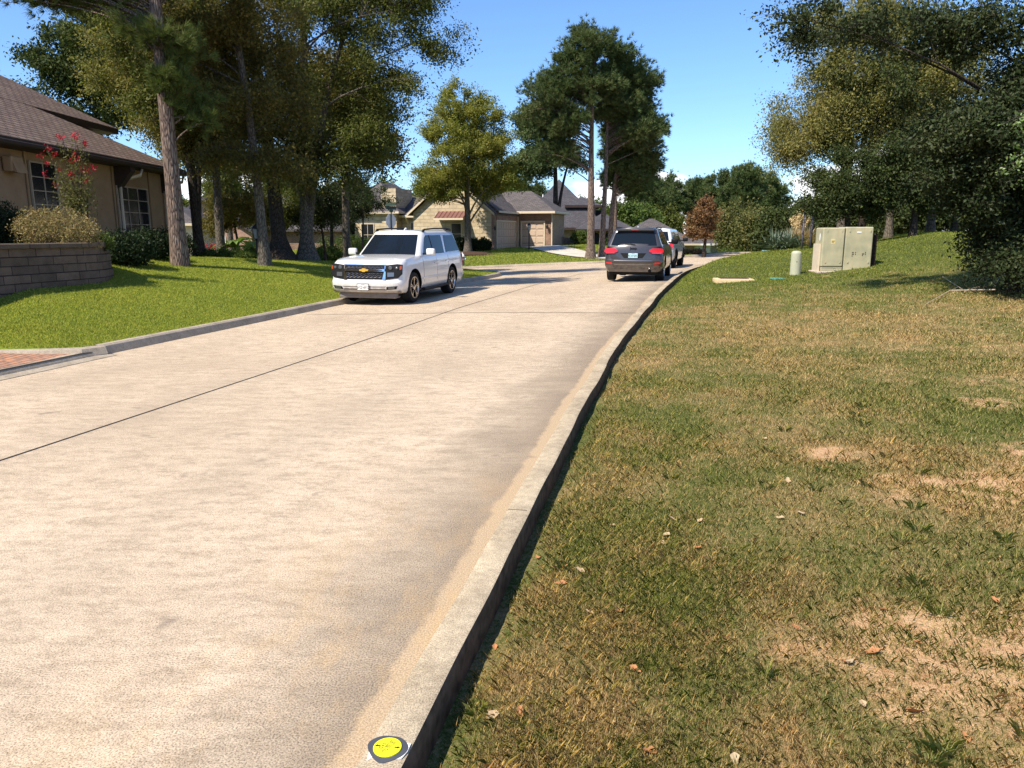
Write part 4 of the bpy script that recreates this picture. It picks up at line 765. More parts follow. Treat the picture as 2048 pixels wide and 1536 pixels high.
def window(parent, O, U, w, h, cols, rows, frame, name='window', fw=.05, bar=.028, glass=None):
    """window on a wall: O lower left corner, U unit vector to the right, outward normal = U x Z turned out"""
    N = Vector((U.y, -U.x, 0)); Z = Vector((0, 0, 1)); Mx = Matrix((( U.x, N.x, 0, O.x), (U.y, N.y, 0, O.y), (0, 0, 1, O.z), (0, 0, 0, 1)))
    f = MB(); f.box((-fw, 0, -fw), (w + fw, .05, 0)); f.box((-fw, 0, h), (w + fw, .05, h + fw)); f.box((-fw, 0, 0), (0, .05, h)); f.box((w, 0, 0), (w + fw, .05, h))
    for c in range(1, cols): f.box((w * c / cols - bar / 2, .012, 0), (w * c / cols + bar / 2, .035, h))
    for r in range(1, rows): f.box((0, .014, h * r / rows - bar / 2), (w, .033, h * r / rows + bar / 2))
    o = f.build(name, frame, parent, M=Mx); g = MB(); g.box((0, .004, 0), (w, .01, h)); g.build('pane', glass or m_glass, o, M=Mx); return o
def onx(px, py, x0):
    dx, dy, dz = ray(px, py); t = x0 / dx; return Vector((x0, dy * t, EYE + dz * t))
m_wframe = simple('window_frame_tan', (.42, .33, .24), .6, var=.05)
# stucco house on the left
hs = thing('stucco_house', 'tan stucco house with brown shingle hip roofs behind the retaining wall', 'house', (-13, 20, 1.2)); I = Matrix.Translation((13, -20, -1.2))
m = MB(); m.box((-26, 4, .6), (-12.9, 28.8, 4.05)); m.box((-12.9, 4, 3.3 - 2.3), (-12.86, 28.84, 1.25)); m.box((-25, 20, 4.05), (-15.2, 28.4, 5.5)); m.build('wall', m_stucco, hs, M=I)
def hip_plan(m, xe, y0, ye, z, a, r, xw):      # east slope and end slope meeting along an uneven hip: a back, r*a along
    A, B_, C_, D_ = (Vector(v) for v in ((xe, y0, z), (xe, ye, z), (xe - a, ye - r * a, z + .65 * a), (xe - a, y0, z + .65 * a)))
    m.add([A, B_, C_, D_], [(0, 1, 2, 3)]); m.add([B_, Vector((xw, ye, z)), Vector((xw + a, ye - r * a, z + .65 * a)), C_], [(0, 1, 2, 3)]); m.add([D_, C_, Vector((xw + a, C_.y, C_.z)), Vector((xw + a, y0, C_.z))], [(0, 1, 2, 3)])
    for p, q in ((A, B_), (B_, Vector((xw, ye, z)))): m.add([p, p - Vector((0, 0, .2)), q - Vector((0, 0, .2)), q], [(0, 1, 2, 3)], 1)
    m.add([v - Vector((0, 0, .2)) for v in (A, B_, Vector((xw, ye, z)), Vector((xw, y0, z)))], [(3, 2, 1, 0)], 1)
m = MB(); hip_plan(m, -12.3, 2.0, 29.35, 4.16, 2.24, 2.44, -26.6); m.build('roof', [m_shingle, m_fascia], hs, M=I)
m = MB(); hip_plan(m, -14.54, 2.0, 29.0, 5.625, 4.5, 1.95, -25.6); m.build('roof', [m_shingle, m_fascia], hs, M=I)
m = MB(); m.tube([(-12.24, 4, 4.02), (-12.24, 29.3, 4.02)], .065, 8); m.build('gutter', m_fascia, hs, True, M=I)
for (x0, y0, x1, y1, cx, rw) in ((68, 322, 118, 418, 2, 4), (241, 371, 299, 458, 3, 4)):
    a = onx(x0, y1, -12.88); b = onx(x1, y1, -12.88); c = onx(x0, y0, -12.88); z0 = (a.z + b.z) / 2 - .25
    window(hs, Vector((-12.88 + 13, a.y - 20, z0 - 1.2)), Vector((0, 1, 0)), b.y - a.y, c.z - z0 - .05, cx, rw, m_wframe, fw=.04, bar=.024)
for px in (62, 232, 303):
    p = onx(px, 420, -12.86)
    m = MB(); m.box((-12.88, p.y - .03, 1.3), (-12.85, p.y + .03, 4.0)); m.build('trim_strip', m_stucco, hs, M=I)
for px in (228, 320):                      # eave brackets
    p = onx(px, 350, -12.9); m = MB(); m.prism([(-12.9, p.y, 3.96), (-12.35, p.y, 3.96), (-12.35, p.y, 3.82), (-12.78, p.y, 3.3), (-12.9, p.y, 3.3)], (0, .3, 0)); m.build('eave_bracket', m_fascia, hs, M=I)
for px in (243, 331):
    p = onx(px, 400, -12.8); m = MB(); m.tube([(-12.28, p.y + .5, 3.93), (-12.32, p.y + .45, 3.72), (-12.72, p.y + .1, 3.55), (-12.8, p.y, 3.35), (-12.8, p.y, 1.55), (-12.72, p.y + .05, 1.4), (-12.5, p.y + .1, 1.35)], .055, 8); m.build('downspout', m_cream, hs, True, M=I)
p = onx(17, 335, -12.86); m = MB(); m.rbox((-12.86, p.y - .25, p.z - .12), (-12.6, p.y + .25, p.z + .28), .05); m.prism([(-12.6, p.y - .22, p.z - .1), (-12.5, p.y - .22, p.z - .14), (-12.6, p.y - .22, p.z + .15)], (0, .44, 0)); m.build('vent_hood', m_stucco, hs, M=I)
# curved retaining wall
wp = [(-10.6, 10.9), (-9.95, 12.6), (-9.64, 14.1), (-9.37, 15.3), (-9.12, 16.6)]
wp += [(-9.26, 17.35), (-9.62, 18.1), (-10.6, 18.8), (-12.7, 19.4)]
WP = catmull(wp, .15); ztop = W1[2] + .80; n = len(WP); t = np.gradient(WP, axis=0); t /= np.linalg.norm(t, axis=1)[:, None]; nr = np.stack([t[:, 1], -t[:, 0]], 1)
rw = thing('retaining_wall', 'curved brown block retaining wall at the left edge of the lawn', 'wall', (float(WP[n // 3][0]), float(WP[n // 3][1]), .7)); I = Matrix.Translation(-rw.location)
s = np.concatenate([[0], np.cumsum(np.linalg.norm(np.diff(WP, axis=0), axis=1))])
V = []; Fc = []; rows = []; z = ztop
for c in range(7):
    for q, zz in ((0.0, z - .004), (.0, z - .164)):
        rows.append((.012 * c + (.012 if c % 2 else 0), zz))
    z -= .168
for off, zz in rows: V += [(WP[i, 0] + nr[i, 0] * off, WP[i, 1] + nr[i, 1] * off, zz) for i in range(n)]
for k in range(len(rows) - 1): Fc += [(k * n + i, (k + 1) * n + i, (k + 1) * n + i + 1, k * n + i + 1) for i in range(n - 1)]
me_o = mesh('block_courses', V, Fc, m_block, rw, uv=False, loc=-rw.location); uvl = me_o.data.uv_layers.new(name='UVMap')
for lp_ in me_o.data.loops: v = lp_.vertex_index; uvl.data[lp_.index].uv = (s[v % n], V[v][2] - ztop + 6 * .168)
V = []
for off, zz in ((.06, ztop - .01), (.07, ztop + .0), (.07, ztop + .075), (.05, ztop + .09), (-.28, ztop + .09), (-.3, ztop - .1)): V += [(WP[i, 0] + nr[i, 0] * off, WP[i, 1] + nr[i, 1] * off, zz) for i in range(n)]
mesh('cap_course', V, [(k * n + i, k * n + i + 1, (k + 1) * n + i + 1, (k + 1) * n + i) for k in range(5) for i in range(n - 1)], m_block, rw, loc=-rw.location)
bedp = [(float(WP[i, 0] - nr[i, 0] * .2), float(WP[i, 1] - nr[i, 1] * .2), ztop - .03) for i in range(0, n, 3)]
o = mesh('planting_bed', bedp + [(-12.9, bedp[-1][1], ztop - .03), (-16, 5, ztop - .03)], [tuple(range(len(bedp) + 2))], m_mulch); tag(o, kind='structure')
# stone house with two garage doors, turned about 17.6 degrees
TH = math.radians(-17.6); HO = Vector((-1.55, 58.0, .5))
sh = thing('stone_house', 'cream limestone and brick house with copper awning and two tan garage doors', 'house', HO, TH)   # local x runs right along the fronts, local y back
def part(name, m, mat, parent=sh, **k): return m.build(name, mat, parent, **k)
m = MB()       # local frame: stone gable front spans x -6.45..0 at y=0
gp = [(-6.45, 0, -.4), (0, 0, -.4), (0, 0, 2.95), (-3.2, 0, 5.6), (-6.45, 0, 2.95)]
m.prism(gp, (0, 9, 0)); m.box((-8.4, 2.0, -.4), (-6.45, 9, 2.9)); m.box((-13.6, 1.1, -.4), (-8.4, 9, 3.0)); m.box((-9.7, 1.0, -.4), (-8.4, 4, 4.9)); part('stone_wall', m, m_stone)
m = MB(); m.box((0.003, .0, -.4), (.25, .35, 3.0)); m.box((0, .35, 2.35), (.3, 5.6, 3.0)); m.box((0, 5.3, -.4), (.3, 5.78, 2.35)); m.box((-.2, 5.8, 2.36), (3.1, 9.5, 3.0)); m.box((-.2, 5.8, -.4), (.55, 9.5, 2.36)); m.box((2.62, 5.8, -.4), (3.1, 9.5, 2.36)); part('brick_wall', m, m_brickr)
m = MB(); m.box((3.1, 5.82, -.4), (3.16, 10.2, 3.0)); part('brick_wall', m, m_brickt)
m = MB(); m.box((0, .36, 2.27), (.32, 5.3, 2.36)); m.box((0, .36, -.4), (.32, .46, 2.27)); m.box((0, 5.2, -.4), (.32, 5.3, 2.27)); m.box((.55, 5.72, 2.27), (2.62, 5.9, 2.38)); m.box((.55, 5.74, -.4), (.64, 5.9, 2.27)); m.box((2.53, 5.74, -.4), (2.62, 5.9, 2.27)); part('door_trim', m, m_cream)
def garage_door(O, U, w, h, lab=None):
    N = Vector((U.y, -U.x, 0)); Mx = Matrix(((U.x, N.x, 0, O.x), (U.y, N.y, 0, O.y), (0, 0, 1, O.z), (0, 0, 0, 1))); m = MB(); m.box((0, -.05, 0), (w, 0, h)); nc = max(2, round(w / .6)); pw = w / nc
    for r in range(4):
        for c in range(nc): m.rbox((c * pw + .07, 0.0, r * h / 4 + .08), ((c + 1) * pw - .07, .025, (r + 1) * h / 4 - .08), .012)
    for r in range(1, 4): m.box((0, 0, r * h / 4 - .008), (w, .004, r * h / 4 + .008), 1)
    return m.build('garage_door', [m_tan, m_fascia], sh, M=Mx)
garage_door(Vector((.2, .46, -.02)), Vector((0, 1, 0)), 4.74, 2.29)
garage_door(Vector((.64, 5.85, -.02)), Vector((1, 0, 0)), 1.89, 2.29)
m = MB(); m.tube([(.34, 5.6, 3.0), (.34, 5.68, 2.9), (.34, 5.68, -.1)], .05, 6); part('downspout', m, m_cream); m = MB(); m.tube([(3.2, 5.75, 3.0), (3.22, 5.75, 2.8), (3.22, 5.75, 0)], .05, 6); part('downspout', m, m_cream)
for c, U in (((.12, .2, 1.6), 0), ((2.85, 5.7, 1.75), 0)):
    m = MB(); m.lathe([(.02, -.02), (.09, 0), (.11, .22), (.05, .34), (.01, .36)], 8, M=Matrix.Translation((c[0] + (.12 if c[1] < 1 else 0), c[1] - .12, c[2]))); m.box((c[0] - .03, c[1] - .02, c[2]), (c[0] + .03, c[1] + .1, c[2] + .2)); part('wall_lantern', m, m_black)
# roofs
m = MB(); m.prism([(-6.85, -.35, 2.72), (-3.2, -.35, 5.72), (-3.2, -.35, 5.9), (-6.95, -.35, 2.86)], (0, 10, 0)); m.prism([(.35, -.35, 2.72), (-3.2, -.35, 5.72), (-3.2, -.35, 5.9), (.45, -.35, 2.86)], (0, 10, 0))
part('roof', m, m_shingleg)
m = MB(); m.prism([(-6.85, -.38, 2.66), (-3.2, -.38, 5.66), (-3.2, -.38, 5.84), (-6.85, -.38, 2.84)], (0, .04, 0)); m.prism([(.35, -.38, 2.66), (-3.2, -.38, 5.66), (-3.2, -.38, 5.84), (.35, -.38, 2.84)], (0, .04, 0)); m.box((-8.8, 1.45, 2.62), (-6.5, 1.5, 2.8)); m.box((-13.9, .6, 2.9), (-8.3, .66, 3.08)); part('rake_board', m, m_cream)
m = MB(); m.add([(-8.8, 1.45, 2.8), (-6.45, 1.45, 2.8), (-6.45, 4.5, 4.4), (-8.8, 4.5, 4.4)], [(0, 1, 2, 3)]); m.add([(-8.8, 1.45, 2.78), (-6.45, 1.45, 2.78), (-6.45, 2.2, 2.78), (-8.8, 2.2, 2.78)], [(3, 2, 1, 0)]); part('porch_roof', m, m_shingleg)
m = MB(); hip_roof(m, -14.2, .6, -8.0, 9.6, 3.08, .8); part('roof', m, [m_shingleg, m_cream])
m = MB(); hip_roof(m, -7.5, 5.2, 3.6, 10.8, 3.14, .62, .18); part('garage_roof', m, [m_shingleg, m_cream])
m = MB(); m.prism([(-.6, .2, 2.98), (.55, .2, 2.98), (-.6, .2, 3.9)], (0, 6, 0)); m.box((.5, .2, 2.9), (.56, 6.0, 3.06), 1); part('roof', m, [m_shingleg, m_cream])
for px0, px1, w in ((-7.9, 0, 0),):
    pass
window(sh, Vector((-3.25, -.0, .55)), Vector((1, 0, 0)), .78, 1.55, 1, 2, m_cream, glass=m_glass); window(sh, Vector((-7.6, 1.99, .5)), Vector((1, 0, 0)), .8, 1.7, 1, 2, m_cream)
window(sh, Vector((-11.6, 1.09, .4)), Vector((1, 0, 0)), 1.1, 1.7, 2, 2, m_cream); window(sh, Vector((-13.2, 1.09, .4)), Vector((1, 0, 0)), 1.0, 1.7, 2, 2, m_cream)
m = MB()
m.prism([(-4.3, -.02, 3.02), (-4.3, -.95, 2.5), (-4.3, -.95, 2.42), (-4.3, -.02, 2.42)], (2.35, 0, 0))
for k in range(8): m.prism([(-4.28 + k * .33, -.02, 3.06), (-4.28 + k * .33, -.96, 2.54), (-4.28 + k * .33, -.96, 2.5), (-4.28 + k * .33, -.02, 3.02)], (.035, 0, 0))
part('copper_awning', m, m_copper); m = MB(); m.box((-4.33, -1.0, 2.36), (-1.92, -.93, 2.5)); part('awning_board', m, m_cream)
m = MB()
for x in (-7.9, -6.62): m.prism([(x, 2.0, 2.7), (x, 1.5, 2.7), (x, 1.5, 2.58), (x, 2.0, 2.1)], (.12, 0, 0))
part('porch_bracket', m, m_cream)
# pink brick house
p0 = P(498, 505, 60); ph = thing('brick_house', 'pinkish brick gable house with grey roof and white window behind the banana plants', 'house', (p0.x, 60, .3))
m = MB(); m.prism([(-6.2, 0, -.5), (.3, 0, -.5), (.3, 0, 1.75), (-3.4, 0, 4.1), (-6.2, 0, 2.1)], (0, 8, 0)); m.build('gable_wall', m_brickp, ph)
m = MB(); m.box((.3, 1.5, -.5), (7.2, 8, 1.95)); m.build('side_wall', m_brickr, ph)
m = MB(); m.prism([(.6, -.4, 1.5), (-3.4, -.4, 4.15), (-3.4, -.4, 4.35), (.75, -.4, 1.62)], (0, 9, 0)); m.prism([(-6.9, -.4, 1.5), (-3.4, -.4, 4.15), (-3.4, -.4, 4.35), (-7.0, -.4, 1.62)], (0, 9, 0)); m.add([(-.5, 1.0, 1.9), (7.6, 1.0, 1.9), (7.6, 5.5, 4.8), (-3.4, 5.5, 4.8)], [(0, 1, 2, 3)]); m.add([(7.6, 1.0, 1.9), (7.6, 10, 1.9), (7.6, 5.5, 4.8)], [(0, 1, 2)]); m.box((-.3, 1.0, 1.72), (7.6, 1.06, 1.9)); m.build('roof', m_shingleg, ph)
window(ph, Vector((-2.75, -.0, .2)), Vector((1, 0, 0)), .95, 1.1, 2, 1, m_white)
# tan strip of the next house, seen between the trunks
p0 = P(382, 500, 50); th_ = thing('tan_house', 'sliver of a pale house wall and grey roof between the pine and the forked tree', 'house', (p0.x - 3, 50, .3)); m = MB(); m.box((-3.5, 0, -.5), (3.4, 5, 2.2)); m.build('wall', m_cream, th_); m = MB(); hip_roof(m, -4, -.5, 3.8, 5.5, 2.2, .5); m.build('roof', [m_shingleg, m_cream], th_)
window(th_, Vector((1.6, 0, .4)), Vector((1, 0, 0)), .9, 1.3, 2, 2, m_white)
# big house with dark steep roof
D0 = 78; p0 = P(1062, 455, D0); p1 = P(1262, 455, D0); ze = p0.z; bh = thing('brick_house', 'large brick house under a steep dark pyramid roof behind the garage', 'house', (p0.x, D0, .2)); I = Matrix.Translation(-bh.location)
m = MB(); hip_roof(m, P(1030,455,D0).x, D0, P(1215,455,D0).x, D0 + 10.5, ze, 1.08, .25); hip_roof(m, P(1150,455,D0).x, D0 - 1.5, P(1268,455,D0).x, D0 + 7, ze - .15, .55, .2); m.build('roof', [m_shingled, m_fascia], bh, M=I)
m = MB(); x0 = P(1062,455,D0).x; x1 = P(1262,455,D0).x; m.box((x0, D0 + .6, -.3), (x1 - .4, D0 + 9.5, ze)); m.build('wall', m_brickt, bh, M=I)
x0 = P(1148,0,D0).x; x1 = P(1206,0,D0).x; z2 = P(1150,410,D0).z; m = MB(); m.box((x0, D0 + 2, ze - .2), (x1, D0 + 8, z2)); m.build('upper_wall', m_brickt, bh, M=I)
m = MB(); hip_roof(m, x0 - .5, D0 + 1.4, x1 + .5, D0 + 8.6, z2 + .05, .5, .25); m.build('upper_roof', [m_shingled, m_fascia], bh, M=I)
for px in (1192, 1219):
    q = P(px, 500, D0 - .0); m = MB(); pts = [(q.x - .45, D0 + .58, .0), (q.x + .45, D0 + .58, .0)] + [(q.x + .45 * math.cos(a), D0 + .58, 1.5 + .45 * math.sin(a)) for a in np.linspace(0, math.pi, 9)]; m.prism(pts, (0, -.03, 0)); m.build('arch_opening', m_black, bh, M=I)
q = P(1196, 430, D0); window(bh, Vector((q.x - bh.location.x, 2.0, q.z - 1.0 - bh.location.z)), Vector((1, 0, 0)), .7, 1.5, 1, 2, m_black)
for px, py in ((1077, 395), (1086, 389), (1095, 385)):
    q = P(px, py, D0 + 4); m = MB(); m.tube([(q.x, q.y, q.z - .9), (q.x, q.y, q.z)], .07, 8); m.lathe([(.16, 0), (.08, .12)], 8, M=Matrix.Translation((q.x, q.y, q.z - .75))); m.build('vent_pipe', m_white, bh, M=I)
# grey hip house and white garage on the right
D0 = 66; a, b_ = P(1288, 487, D0), P(1392, 487, D0); gh = thing('grey_roof_house', 'low house with grey hip roof beyond the parked cars', 'house', (a.x, D0, .2)); I = Matrix.Translation(-gh.location)
m = MB(); hip_roof(m, a.x - 2.5, D0, b_.x + .4, D0 + 7, a.z, .62); m.build('roof', [m_shingleg, m_cream], gh, M=I); m = MB(); m.box((a.x - 2, D0 + .5, -1), (b_.x, D0 + 6.5, a.z)); m.build('wall', m_brickt, gh, M=I)
D0 = 67; a, b_ = P(1376, 487, D0), P(1450, 487, D0); c = P(1421, 500, D0); wg = thing('white_garage', 'white walled garage half hidden behind the bronze tree', 'garage', (a.x, D0, a.z - 3)); I = Matrix.Translation(-wg.location)
m = MB(); m.box((a.x, D0, a.z - 3.5), (c.x, D0 + 5, a.z)); m.box((c.x, D0 + .9, a.z - 3.5), (b_.x - .2, D0 + 5, a.z)); m.build('wall', m_white, wg, M=I); m = MB(); hip_roof(m, a.x - .4, D0 - .4, b_.x + .2, D0 + 5.4, a.z, .35); m.build('roof', [m_shingleg, m_white], wg, M=I)
# wood fence beside the big house, one object
a, b_ = P(1122, 498, 66), P(1166, 500, 70); z = .25; fe = thing('wood_fence', 'brown board fence between garage and bright bush', 'fence', (a.x, a.y, z)); m = MB(); n = 22
for k in range(n):
    p = a.lerp(b_, k / n) - Vector((a.x, a.y, 0)); m.box((p.x, p.y, -.3), (p.x + .1, p.y + .03, 1.35 - .02 * k + .02 * (k % 2)))
m.build('boards', m_fence, fe); m = MB(); d = b_ - a; m.tube([(0, .08, 1.1), (d.x, d.y + .08, .8)], .04, 4); m.build('rail', m_fence, fe)

# ---------------------------------------------------------------- street furniture and utilities
m_cab = Mat('cabinet_paint', rough=.6, spec=.3); co = m_cab.coord(); f = m_cab.noise(co, 2.2, 6, .6); st = m_cab.noise(m_cab.mapped(co, (16, 1, 1.1)), 1.3, 5, .6)
m_cab.color(m_cab.mix(m_cab.rng(st, .52, .68, 0, .55), m_cab.ramp(f, [(.35, (.32, .31, .20)), (.6, (.45, .41, .26)), (.75, (.55, .46, .28))]), (.45, .35, .19))); m_cab = m_cab.m
m_rust = simple('rusty_metal', (.05, .03, .025), .8, var=.5, scale=12.); m_teal = simple('teal_plastic', (.10, .34, .30), .5, var=.15); m_ped = simple('pedestal_plastic', (.40, .40, .28), .5, .3, var=.06, scale=3.)
a = Vector(G(1643, 546, HR)); b_ = Vector(G(1735, 541, HR)); ang = math.atan2(b_.y - a.y, b_.x - a.x); ang = math.radians(-4)
sc = (b_ - a).length; W_ = 1.40; o_ = Vector((a.x + .0, a.y + .05, a.z - .02)); cab = thing('utility_cabinet', 'pale green two part utility cabinet on a concrete pad in the verge', 'utility box', o_, ang)
m = MB(); m.rbox((-.12, -.06, -.25), (W_ + .26, .8, .07), .02); m.build('concrete_pad', kerb_mat('pad_concrete', (.38, .30, .25), (.55, .46, .39)), cab)
m = MB(); m.rbox((-.02, 0, .2), (.60, .66, 1.32), .03); m.build('left_door', m_cab, cab); bevel(cab.children[-1], .005)
m = MB(); m.rbox((.61, .005, .07), (W_, .66, 1.34), .03); m.rbox((-.0, .02, .07), (.6, .66, .195), .012); m.build('cabinet_body', m_cab, cab)
m = MB(); m.box((.598, -.004, .07), (.606, .0, 1.32)); m.box((0, -.003, .194), (.6, .0, .2)); m.build('door_gap', m_black, cab)
m = MB(); m.box((W_, .16, .12), (W_ + .15, .62, 1.12))
for k in range(7): m.box((W_ + .15, .18 + k * .06, .14), (W_ + .19, .19 + k * .06, 1.1)); m.build('cooling_fins', m_rust, cab)
m = MB(); m.box((-.08, .1, .07), (-.025, .6, .86)); m.build('side_box', m_cream, cab)
m = MB(); m.box((.93, -.003, 1.17), (1.06, .0, 1.21)); m.build('sticker', m_white, cab)
m = MB(); m.lathe([(.05, 0), (.05, .003)], 12, M=Matrix.Translation((-.022, .25, 1.05)) @ Matrix.Rotation(-math.pi / 2, 4, 'Y') @ Matrix.Scale(2.2, 4, (1, 0, 0))); m.box((-.024, .15, .3), (-.021, .3, .48)); m.build('sticker', m_white, cab)
m = MB()
for x, z in ((.84, .60), (.87, .60), (.93, .60), (.84, .55), (.87, .55), (.84, .50), (.93, .55), (1.13, .56), (1.16, .56), (1.21, .60), (1.21, .55), (1.13, .52)): m.box((x, -.004, z), (x + .015, .001, z + .028))
for z in (.66, .52): m.box((-.024, .2, z), (-.021, .3, z + .05))
m.build('stencil_marks', m_black, cab)
for x in (.09, .5, .72, 1.3):
    m = MB(); m.rbox((x, -.012, 1.2), (x + .03, .0, 1.26), .004); m.rbox((x, -.012, .3), (x + .03, .0, .36), .004); m.build('hinge', m_cab, cab)
m = MB(); m.box((.22, -.0035, .86), (.34, .0, 1.0)); o = m.build('warning_label', simple('faded_label', (.62, .5, .22), .6, var=.2), cab); m = MB(); m.box((.235, -.006, .93), (.325, -.0034, .945)); m.box((.235, -.006, .90), (.305, -.0034, .91)); m.build('label_print', m_black, o)
m = MB(); m.tube([(.33, -.012, .12), (.37, -.02, .165), (.4, -.012, .13)], .006, 5); m.build('lock_loop', m_black, cab)
g_ = Vector(G(1590, 549, HR)); pd = thing('telecom_pedestal', 'round topped pale green pedestal post beside the cabinet', 'utility post', g_)
m = MB(); m.lathe([(.158, -.1), (.155, .02), (.148, .6), (.146, .63), (.125, .67), (.07, .69), (.01, .695)], 24); autosmooth(m.build('housing', m_ped, pd), 50); m = MB(); m.lathe([(.012, 0), (.012, .01)], 8, M=Matrix.Translation((-.03, -.148, .38)) @ Matrix.Rotation(math.pi / 2, 4, 'X')); m.build('screw', m_black, pd)
a = Vector(G(1432, 567, HR)); b_ = Vector(G(1512, 563, HR)); w = (b_ - a).length; sl = thing('concrete_vault', 'low tan concrete vault lid with a dark top in the grass', 'vault lid', (a.x, a.y, a.z), -.1)
m = MB(); m.rbox((0, 0, -.1), (w, .75, .13), .045); autosmooth(m.build('collar', kerb_mat('vault_concrete', (.48, .36, .2), (.62, .48, .29)), sl)); m = MB(); m.box((.15, .15, .13), (w - .15, .6, .145)); m.build('lid', m_rust, sl)
a = Vector(G(1550, 559, HR)); m = MB(); m.rbox((0, 0, -.05), (.52, .34, .035), .012); o = m.build('valve_lid', m_teal); o.location = a; o.rotation_euler = (0, 0, .12); tag(o, 'flat teal valve lid in the grass between vault and pedestal', 'valve lid')
q = P(1629, 500, 27.5); z = float(HR(q.x, 27.5)); 
# yellow survey disc on the kerb
c = Vector(G(775, 1497, HB, .142)); M_y = simple('yellow_disc_paint', (.85, .78, .02), .4, var=.03); m_grey = simple('grey_adhesive', (.065, .07, .08), .6)
dk = thing('kerb_marker', 'round yellow marker disc glued on the kerb at the bottom of the photo', 'marker', c, math.radians(-8)); m = MB()
pts = [( .062 * (1 + .13 * math.cos(2 * a + .6) + .04 * math.sin(5 * a)) * math.cos(a), .066 * (1 + .1 * math.sin(3 * a)) * math.sin(a), -.001) for a in np.linspace(0, 2 * math.pi, 40)[:-1]]; m.prism(pts, (0, 0, .004)); m.build('adhesive_ring', m_grey, dk)
m = MB(); m.lathe([(.047, .003), (.047, .0065), (.045, .0075)], 40); m.build('disc', M_y, dk)
m = MB(); z = .008
def flat(poly): m.add([(x, y, z) for x, y in poly], [tuple(range(len(poly)))])
for s in (-1, 1):
    xs = [(.024, -.003), (.034, -.003), (.034, -.0065), (.0435, 0), (.034, .0065), (.034, .003), (.024, .003)]; pl = [(x * s - (0 if s > 0 else 0), y) for x, y in xs]; flat(pl if s > 0 else pl[::-1])
m.build('arrow_marks', m_black, dk)
def text(name, body, size, mat, parent, Mx, ext=.0):
    cu = bpy.data.curves.new(name, 'FONT'); cu.body = body; cu.size = size; cu.align_x = 'CENTER'; cu.align_y = 'CENTER'; cu.extrude = ext; cu.materials.append(mat)
    o = bpy.data.objects.new(name, cu); link(o, parent); o.matrix_local = Mx
    dg = bpy.context.evaluated_depsgraph_get(); dg.update(); me = bpy.data.meshes.new_from_object(o.evaluated_get(dg)); n_ = bpy.data.objects.new(name, me); bpy.data.objects.remove(o); link(n_, parent); n_.matrix_local = Mx
    n_.name = name; return n_
R90 = Matrix.Rotation(math.radians(72), 4, 'Z')
for k, (tx, sz, dx) in enumerate((('GAS', .017, -.0165), ('CALL BEFORE', .0112, -.0035), ('YOU DIG  811', .0112, .0055), ('UTILITY LINE', .0085, .0135))):
    text('lettering', tx, sz, m_black, dk, Matrix.Translation((dx, 0, .0082)) @ R90)
m = MB(); Vc = [(math.cos(a) * .07 * (1 + .25 * math.sin(3 * a)) , math.sin(a) * .03 * (1 + .3 * math.cos(2 * a)), 0) for a in np.linspace(0, 6.28, 20)[:-1]]
kr = lambda px, py: Vector(G(px, py, HB, .1432))
for k, q_ in enumerate(([(750,1485),(770,1478),(778,1484),(762,1496),(748,1512),(733,1522),(738,1503)], [(800,1488),(812,1485),(822,1487),(815,1503),(803,1517),(790,1519),(784,1512)])):
    V = [kr(*q) for q in q_]; 
    if k: V = [Vector((v.x - .0, v.y, v.z)) for v in V]
    m.add(V, [tuple(range(len(V)))])
mesh_o = m.build('paint_smear', m_white); bpy.data.objects.remove(mesh_o) if False else tag(mesh_o, 'white paint smear on the kerb under the yellow marker disc', 'paint mark')
# fire hydrant
q = P(925, 535, 46.2); z = float(HF(q.x, 46.2)); m_hg = simple('hydrant_green', (.02, .13, .09), .4, .5); hy = thing('fire_hydrant', 'green fire hydrant with white bonnet at the corner behind the white suv', 'hydrant', (q.x, 46.2, z))
m = MB(); m.lathe([(.17, -.05), (.17, .04), (.12, .05), (.115, .5), (.15, .51), (.15, .55)], 16); autosmooth(m.build('barrel', m_hg, hy)); m = MB(); m.lathe([(.15, .551), (.15, .58), (.12, .66), (.07, .72), (.035, .74), (.035, .8), (.005, .81)], 16); autosmooth(m.build('bonnet', m_white, hy))
for s in (-1, 1): m = MB(); m.lathe([(.06, .1), (.06, .2), (.045, .22)], 10, M=Matrix.Translation((0, 0, .42)) @ Matrix.Rotation(s * math.pi / 2, 4, 'Y')); m.build('side_nozzle', m_white, hy)
m = MB(); m.lathe([(.075, .1), (.075, .19), (.05, .22)], 12, M=Matrix.Translation((0, 0, .38)) @ Matrix.Rotation(math.pi / 2, 4, 'X')); m.build('front_nozzle', m_white, hy)
# stop sign seen from behind, with street name plates
m_alu = simple('sign_back', (.62, .63, .62), .45, .4, .2, var=.05); m_post = simple('green_post', (.035, .06, .045), .5); m_red = simple('sign_red', (.55, .04, .03), .4)
def octa(r): return [(r * math.cos(math.pi / 8 + k * math.pi / 4), r * math.sin(math.pi / 8 + k * math.pi / 4)) for k in range(8)]
q = P(783, 440, 42.5); z = float(HL(q.x, 36.8)); zc = P(783, 442, 42.5).z; ss_ = thing('stop_sign', 'back of a stop sign with street name plates over the white suv', 'sign', (q.x, 42.5, z), math.radians(52)); h_ = zc - z
m = MB(); m.tube([(0, 0, -.2), (0, 0, h_ + .75)], .032, 8); m.build('post', m_post, ss_); m = MB(); m.prism([(x, .045, h_ + y_) for x, y_ in octa(.40)], (0, .006, 0)); m.build('sign_face', m_alu, ss_); m = MB(); m.prism([(x, .055, h_ + y_) for x, y_ in octa(.385)], (0, .003, 0)); m.build('red_face', m_red, ss_)
m = MB(); m.rbox((-.1, -.06, h_ + .48), (.1, .06, h_ + .62), .02); m.box((-.38, -.012, h_ + .62), (.38, .012, h_ + .8)); m.build('name_plate', m_post, ss_)
